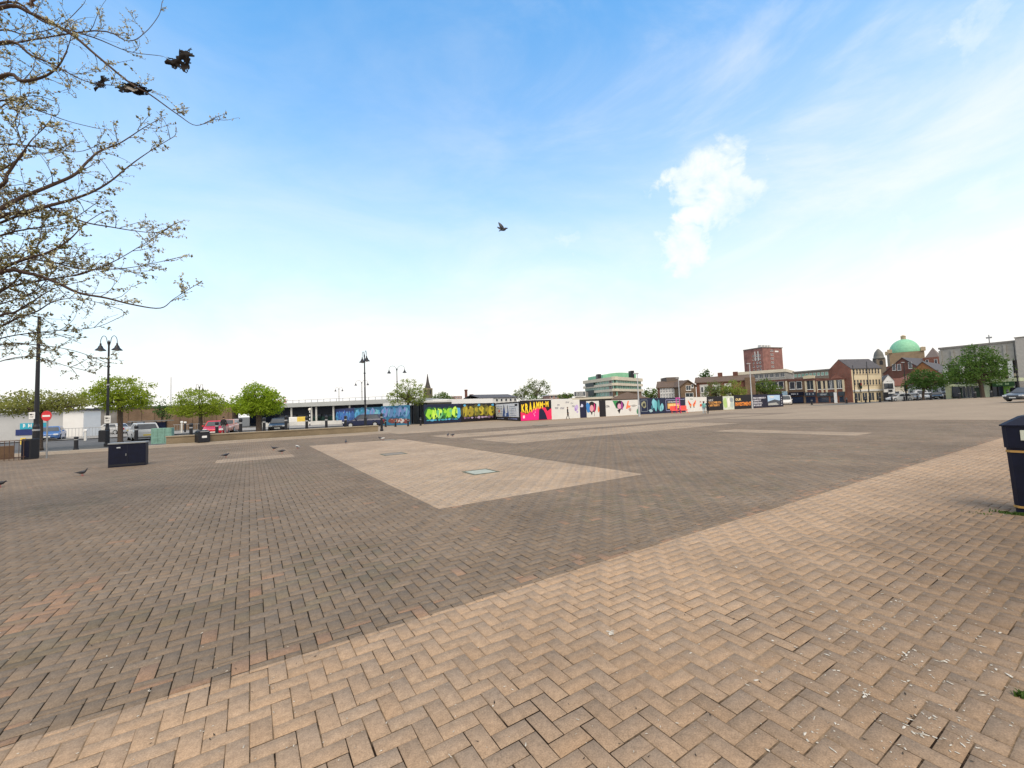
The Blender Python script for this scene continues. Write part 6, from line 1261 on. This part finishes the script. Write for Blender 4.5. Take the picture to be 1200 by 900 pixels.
# ------------------------------------------------------------------ people
def person(px, py, Z, h, label, top, legs_, hair, rot, stride=.25, long_hair=False, arms=(.15, -.15)):
    p = GP(px, py) if py else PB(px, Z); R_ = thing('person', label, 'person', p, rot); k = h / 1.75
    V = [(0, 0, .95)]; E = []; Rr = [(.15, .115)]
    def add(par, co, r): V.append(co); E.append((par, len(V) - 1)); Rr.append(r if hasattr(r, '__len__') else (r, r)); return len(V) - 1
    w1 = add(0, (0, .0, 1.1), (.14, .1)); ch = add(w1, (0, .01, 1.32), (.17, .115)); nk = add(ch, (0, 0, 1.47), (.075, .07)); n2 = add(nk, (0, -.01, 1.54), (.055, .055)); hd = add(n2, (0, -.02, 1.62), (.075, .09)); add(hd, (0, -.015, 1.70), (.07, .085))
    hands = []
    for s_, sw in ((-1, arms[0]), (1, arms[1])):
        sh = add(ch, (s_ * .18, 0, 1.40), .062); el = add(sh, (s_ * .235, sw * .4, 1.13), .045); wr = add(el, (s_ * .24, sw - .06, .90), .03); add(wr, (s_ * .24, sw - .08, .83), (.022, .036)); hands.append((s_, sw))
        st = stride * s_; hp = add(0, (s_ * .095, 0, .88), .095); kn = add(hp, (s_ * .1, st * .35 - .03, .50), .06); an = add(kn, (s_ * .1, st + (.06 if st > 0 else 0), .10 + (.03 if st > 0 else 0)), .04); add(an, (s_ * .105, st - .13 + (.06 if st > 0 else 0), .035 if st <= 0 else .05), (.045, .032))
    me = bpy.data.meshes.new('body'); me.from_pydata([tuple(c * k for c in v) for v in V], E, []); o = bpy.data.objects.new('body', me); COL.objects.link(o)
    sk = o.modifiers.new('skin', 'SKIN'); sk.use_smooth_shade = True; sv = me.skin_vertices[0].data
    for i, r in enumerate(Rr): sv[i].radius = (r[0] * k, r[1] * k)
    sv[0].use_root = True; ss_ = o.modifiers.new('sub', 'SUBSURF'); ss_.levels = ss_.render_levels = 1
    bpy.context.view_layer.update(); m2 = bpy.data.meshes.new_from_object(o.evaluated_get(bpy.context.evaluated_depsgraph_get())); bpy.data.objects.remove(o); bpy.data.meshes.remove(me)
    b = MB(); mats_ = (SKIN, top, legs_, BLACK)
    vs = [tuple(v.co) for v in m2.vertices]
    for pl in m2.polygons:
        c = pl.center / k; i = 0 if c.z > 1.49 else (1 if c.z > .93 else 2)
        if abs(c.x) > .19 and c.z < 1.2: i = 1 if c.z > .9 else 0
        elif c.z < .085: i = 3
        M = mats_[i]; b.f.append(tuple(pl.vertices)); b.m.append(b.mi(M))
    b.v = vs
    for s_, sw in hands:                       # five fingers on each hand, slightly curled
        for q in range(4): y = sw - .08 + (q - 1.5) * .017; L = (.065, .075, .07, .055)[q]; b.tube([(s_ * .24 * k, y * k, .82 * k), (s_ * .235 * k, (y - .004) * k, (.82 - L * .6) * k), (s_ * .222 * k, (y - .008) * k, (.82 - L) * k)], [.009 * k, .008 * k, .006 * k], SKIN, 5)
        b.tube([(s_ * .235 * k, (sw - .11) * k, .85 * k), (s_ * .225 * k, (sw - .13) * k, .81 * k), (s_ * .215 * k, (sw - .125) * k, .78 * k)], [.011 * k, .009 * k, .007 * k], SKIN, 5)
    b.tube([(0, -.105 * k, 1.655 * k), (0, -.125 * k, 1.615 * k), (0, -.105 * k, 1.605 * k)], [.008 * k, .014 * k, .008 * k], SKIN, 5)
    for s_ in (-1, 1): b.ball((s_ * .03 * k, -.1 * k, 1.645 * k), .009 * k, BLACK, 6, 4); b.ball((s_ * .083 * k, -.01 * k, 1.63 * k), (.012 * k, .02 * k, .03 * k), SKIN, 6, 4)
    b.box(-.022 * k, .022 * k, -.107 * k, -.1 * k, 1.573 * k, 1.582 * k, mat('lips', (.35, .12, .1), .6)); bpy.data.meshes.remove(m2); b.build('body', R_, smooth=True)
    hb = MB(); hb.ball((0, .012 * k, 1.672 * k), (.088 * k, .1 * k, .085 * k), hair, 12, 8)
    if long_hair: hb.ball((0, .06 * k, 1.56 * k), (.08 * k, .05 * k, .14 * k), hair, 10, 7)
    hb.build('hair', R_, smooth=True); return R_
TEALC = mat('teal_cloth', (.16, .42, .40), .85); BLKC = mat('black_cloth', (.015, .015, .018), .85); LBLUE = mat('pale_denim', (.22, .3, .36), .9); GRYC = mat('grey_cloth', (.2, .2, .2), .85)
person(825.3, 485.3, 0, 1.52, 'person in a pale teal top and pale blue trousers walking before the hoarding', TEALC, LBLUE, HAIRD, VA + rad(150), .18, True)
person(829.6, 485, 0, 1.55, 'person in all black clothes walking beside the one in teal', BLKC, BLKC, HAIRD, VA + rad(165), .2, True)
person(665.6, 491.3, 0, 1.42, 'person in black walking along the white scrawled panel', BLKC, BLKC, HAIRD, VA + rad(95), .17)
person(262, 0, 39.2, 1.72, 'person in a dark top standing beside the bright red hatchback', BLKC, GRYC, HAIRD, VA + rad(200), .05)
person(972.5, 0, 95, 1.7, 'person in pale clothes walking past the dark grey shopfronts', mat('pale_cloth', (.55, .55, .55), .9), mat('stone_trousers', (.35, .35, .38), .9), HAIRD, VA + rad(90), .25)

# ------------------------------------------------------------------ pigeons
def pigeon(p, rot, M, M2, label, flying=False, peck=0., group='pigeons on the paving'):
    R_ = thing('pigeon', label, 'pigeon', p, rot, group); b = MB(); R_.scale = (1, 1, 1) if flying else (.84, .84, .84)
    z = .115 if not flying else 0
    prof = [(-.17, .012, .02, z + .0), (-.13, .03, .022, z + .0), (-.08, .05, .045, z), (-.02, .062, .06, z + .005), (.04, .058, .06, z + .015), (.085, .04, .045, z + .035 - peck * .05), (.115, .027, .03, z + .075 - peck * .12), (.135, .026, .028, z + .115 - peck * .2), (.155, .018, .02, z + .125 - peck * .23), (.172, .006, .006, z + .118 - peck * .25), (.19, .002, .002, z + .11 - peck * .26)]
    if flying: prof = prof[:6] + [(.12, .03, .03, .03), (.15, .026, .027, .03), (.172, .018, .018, .027), (.185, .006, .006, .022), (.2, .002, .002, .018)]
    b.loft([[(x, w * math.cos(2 * math.pi * i / 10), zc + h * math.sin(2 * math.pi * i / 10)) for i in range(10)] for x, w, h, zc in prof], M)
    if not flying:
        for s_ in (-1, 1): b.tube([(.01, s_ * .022, z - .04), (.0, s_ * .024, .03), (.005, s_ * .024, .004)], .005, RED, 5); b.tube([(-.015, s_ * .024, .004), (.04, s_ * .028, .003)], .004, RED, 5)
    b.build('body', R_, smooth=True)
    t = MB(); t.prism_z([(-.15, -.02), (-.15, .02), (-.26, .045), (-.27, 0), (-.26, -.045)], z - .004, z + .004, M2); t.build('tail', R_)
    for s_ in (-1, 1):
        wq = MB()
        if flying:
            up = Matrix.Rotation(s_ * rad(62 if s_ > 0 else 74), 4, 'X'); prof2 = [(.06, 0), (.07, .12), (.045, .22), (-.03, .33), (-.07, .27), (-.1, .14), (-.1, 0)]
            vs = []
            for zz in (-.003, .003):
                for x, y in prof2: q = up @ Vector((x - .05 - y * .25, s_ * y, zz + .01)); vs.append((q.x, q.y + s_ * .04, q.z + .03))
            n = len(prof2); wq.raw(vs, [tuple(range(n)), tuple(range(2 * n - 1, n - 1, -1))] + [(i, i + n, (i + 1) % n + n, (i + 1) % n) for i in range(n)], M2)
        else: wq.loft([[(x, s_ * (.05 + ww * .25 * math.cos(2 * math.pi * i / 8)), z + .012 + hh * math.sin(2 * math.pi * i / 8)) for i in range(8)] for x, ww, hh in ((.05, .02, .02), (.02, .06, .04), (-.06, .06, .035), (-.13, .04, .018), (-.2, .012, .006))], M2)
        wq.build('wing', R_, smooth=True)
    return R_
PG = mat('pigeon_grey', (.055, .058, .07), .6, .4, 25); PG2 = mat('pigeon_dark_wing', (.03, .03, .038), .6, .5, 30); PGW = mat('pigeon_white', (.55, .54, .52), .7, .2, 20); PG3 = mat('pigeon_slate_wing', (.13, .14, .16), .6, .4, 30)
for i, (px, py, rot, pk, lab, a, c) in enumerate(((96.5, 557.5, .2, 0, 'dark pigeon on its own nearest the navy utility box', PG, PG2), (264.7, 536, 1.2, .3, 'dark pigeon at the left end of the short pale strip', PG, PG2), (321, 527.5, -2.8, 0, 'dark pigeon at the back of the short pale strip', PG, PG2), (330.3, 531.2, .4, .4, 'dark pigeon at the right end of the short pale strip', PG, PG2), (348.7, 525.8, 2.6, .3, 'pale pigeon left of the big pink panel corner', PGW, PG3), (405.3, 519.8, 1.9, 0, 'dark pigeon on the far edge of the pink panel', PG, PG2), (445.7, 515.5, 2.9, .2, 'black pigeon beside the white one on the pink panel edge', PG2, PG2), (448.8, 516, -.5, .3, 'white pigeon beside the black one on the pink panel edge', PGW, PGW), (525, 511.6, 1.5, 0, 'left dark pigeon of the pair before the lime graffiti', PG, PG2), (530.6, 511.6, .8, .4, 'right dark pigeon of the pair before the lime graffiti', PG, PG2), (-.5, 571, .3, .3, 'dark pigeon cut by the left edge of the picture', PG2, PG2))):
    p = GP(px, py); p.z = .003; pigeon(p, VA + rot, a, c, lab, False, pk)
o = pigeon(PZ(591, 269, 15.5), VA + .25, PG2, PG, 'single pigeon flying with raised wings in the open sky', True, 0, 'pigeons in the air'); o.scale = (.86, .86, .86); o.rotation_euler = (rad(-12), rad(-20), VA + .35)
# ------------------------------------------------------------------ small ground things
def splats():
    r = random.Random(9); b = MB(); M = mat('white_droppings', (.42, .37, .29), .85, .4, 40, col2=(.68, .63, .55)); n = 0
    def one(x, y, s, L=1.):
        a = r.uniform(0, 6.28); k = r.randint(6, 9); el = r.uniform(1, 2.6) * L; vs = [(x, y, .0045)]
        for i in range(k):
            t = 2 * math.pi * i / k; q = s * r.uniform(.45, 1.3); u_, v_ = q * math.cos(t) * el, q * math.sin(t) * .8; vs.append((x + u_ * math.cos(a) - v_ * math.sin(a), y + u_ * math.sin(a) + v_ * math.cos(a), .0026))
        b.raw(vs, [(0, 1 + i, 1 + (i + 1) % k) for i in range(k)], M)
    cen = GP(1120, 800)
    while n < 720:
        px, py = r.gauss(1060, 130), r.gauss(745, 100)
        if py < 560 or py > 960: continue
        p = GP(px, py); one(p.x, p.y, r.choice((.002, .0025, .003, .003, .004, .005, .008)) * r.uniform(.7, 1.2)); n += 1
    for _ in range(24):
        px, py = r.gauss(1060, 90), r.gauss(780, 80); p = GP(px, py)
        for _ in range(r.randint(3, 7)): one(p.x + r.gauss(0, .025), p.y + r.gauss(0, .018), r.uniform(.003, .008))
    for _ in range(260): px, py = r.uniform(0, 1150), 520 + 380 * r.random() ** .7; p = GP(px, py); one(p.x, p.y, r.uniform(.002, .0045) * (1 + .06 * p.length))
    p = GP(716, 741)
    for _ in range(9): one(p.x + r.gauss(0, .02), p.y + r.gauss(0, .014), r.uniform(.006, .014))
    tag(b.build('bird_droppings'), 'white bird droppings and specks scattered over the paving', 'droppings', kind='stuff')
    b = MB(); M = mat('dark_litter', (.035, .025, .018), .9)
    for _ in range(70):
        px, py = r.uniform(100, 1180), 620 + 280 * r.random(); p = GP(px, py); s = r.uniform(.002, .007); a = r.uniform(0, 3); b.raw([(p.x + s * math.cos(a + t) * q, p.y + s * math.sin(a + t) * q, .004 + (.004 if i == 0 else 0)) for i, (t, q) in enumerate(((0, 2), (1.6, .7), (3.1, 1.8), (4.7, .6)))], [(0, 1, 2, 3)], M)
    tag(b.build('fallen_scraps'), 'tiny dark leaf scraps scattered over the buff paving', 'scraps', kind='stuff')
splats()
def tuft(px, py, label, n, spread, hgt, seed):
    r = random.Random(seed); p = GP(px, py); b = MB(); M = leafmat('weed_leaves', (.05, .1, .015), .3, (.1, .17, .03))
    for _ in range(n):
        x, y = r.gauss(0, spread[0]), r.gauss(0, spread[1]); a = r.uniform(0, 6.28); h = hgt * r.uniform(.4, 1.2); w = r.uniform(.004, .009); dx, dy = math.cos(a) * h * r.uniform(.3, 1.1), math.sin(a) * h * r.uniform(.3, 1.1)
        b.raw([(x - w * math.sin(a), y + w * math.cos(a), -.003), (x + w * math.sin(a), y - w * math.cos(a), -.003), (x + dx * .5 + w * math.sin(a), y + dy * .5 - w * math.cos(a), h * .7), (x + dx, y + dy, h), (x + dx * .5 - w * math.sin(a), y + dy * .5 + w * math.cos(a), h * .7)], [(0, 1, 2, 3, 4)], M)
    tag(b.build('weed_tuft', None, (p.x, p.y, 0)), label, 'weeds', 'weeds between the pavers')
tuft(1191, 603, 'strip of grass and moss at the foot of the large navy bin', 180, (.03, .1), .03, 2); tuft(1199, 817, 'small green weed at the right edge below the bin', 50, (.016, .02), .024, 3); tuft(1150, 602, 'faint moss tuft left of the large navy bin', 30, (.03, .05), .012, 4)
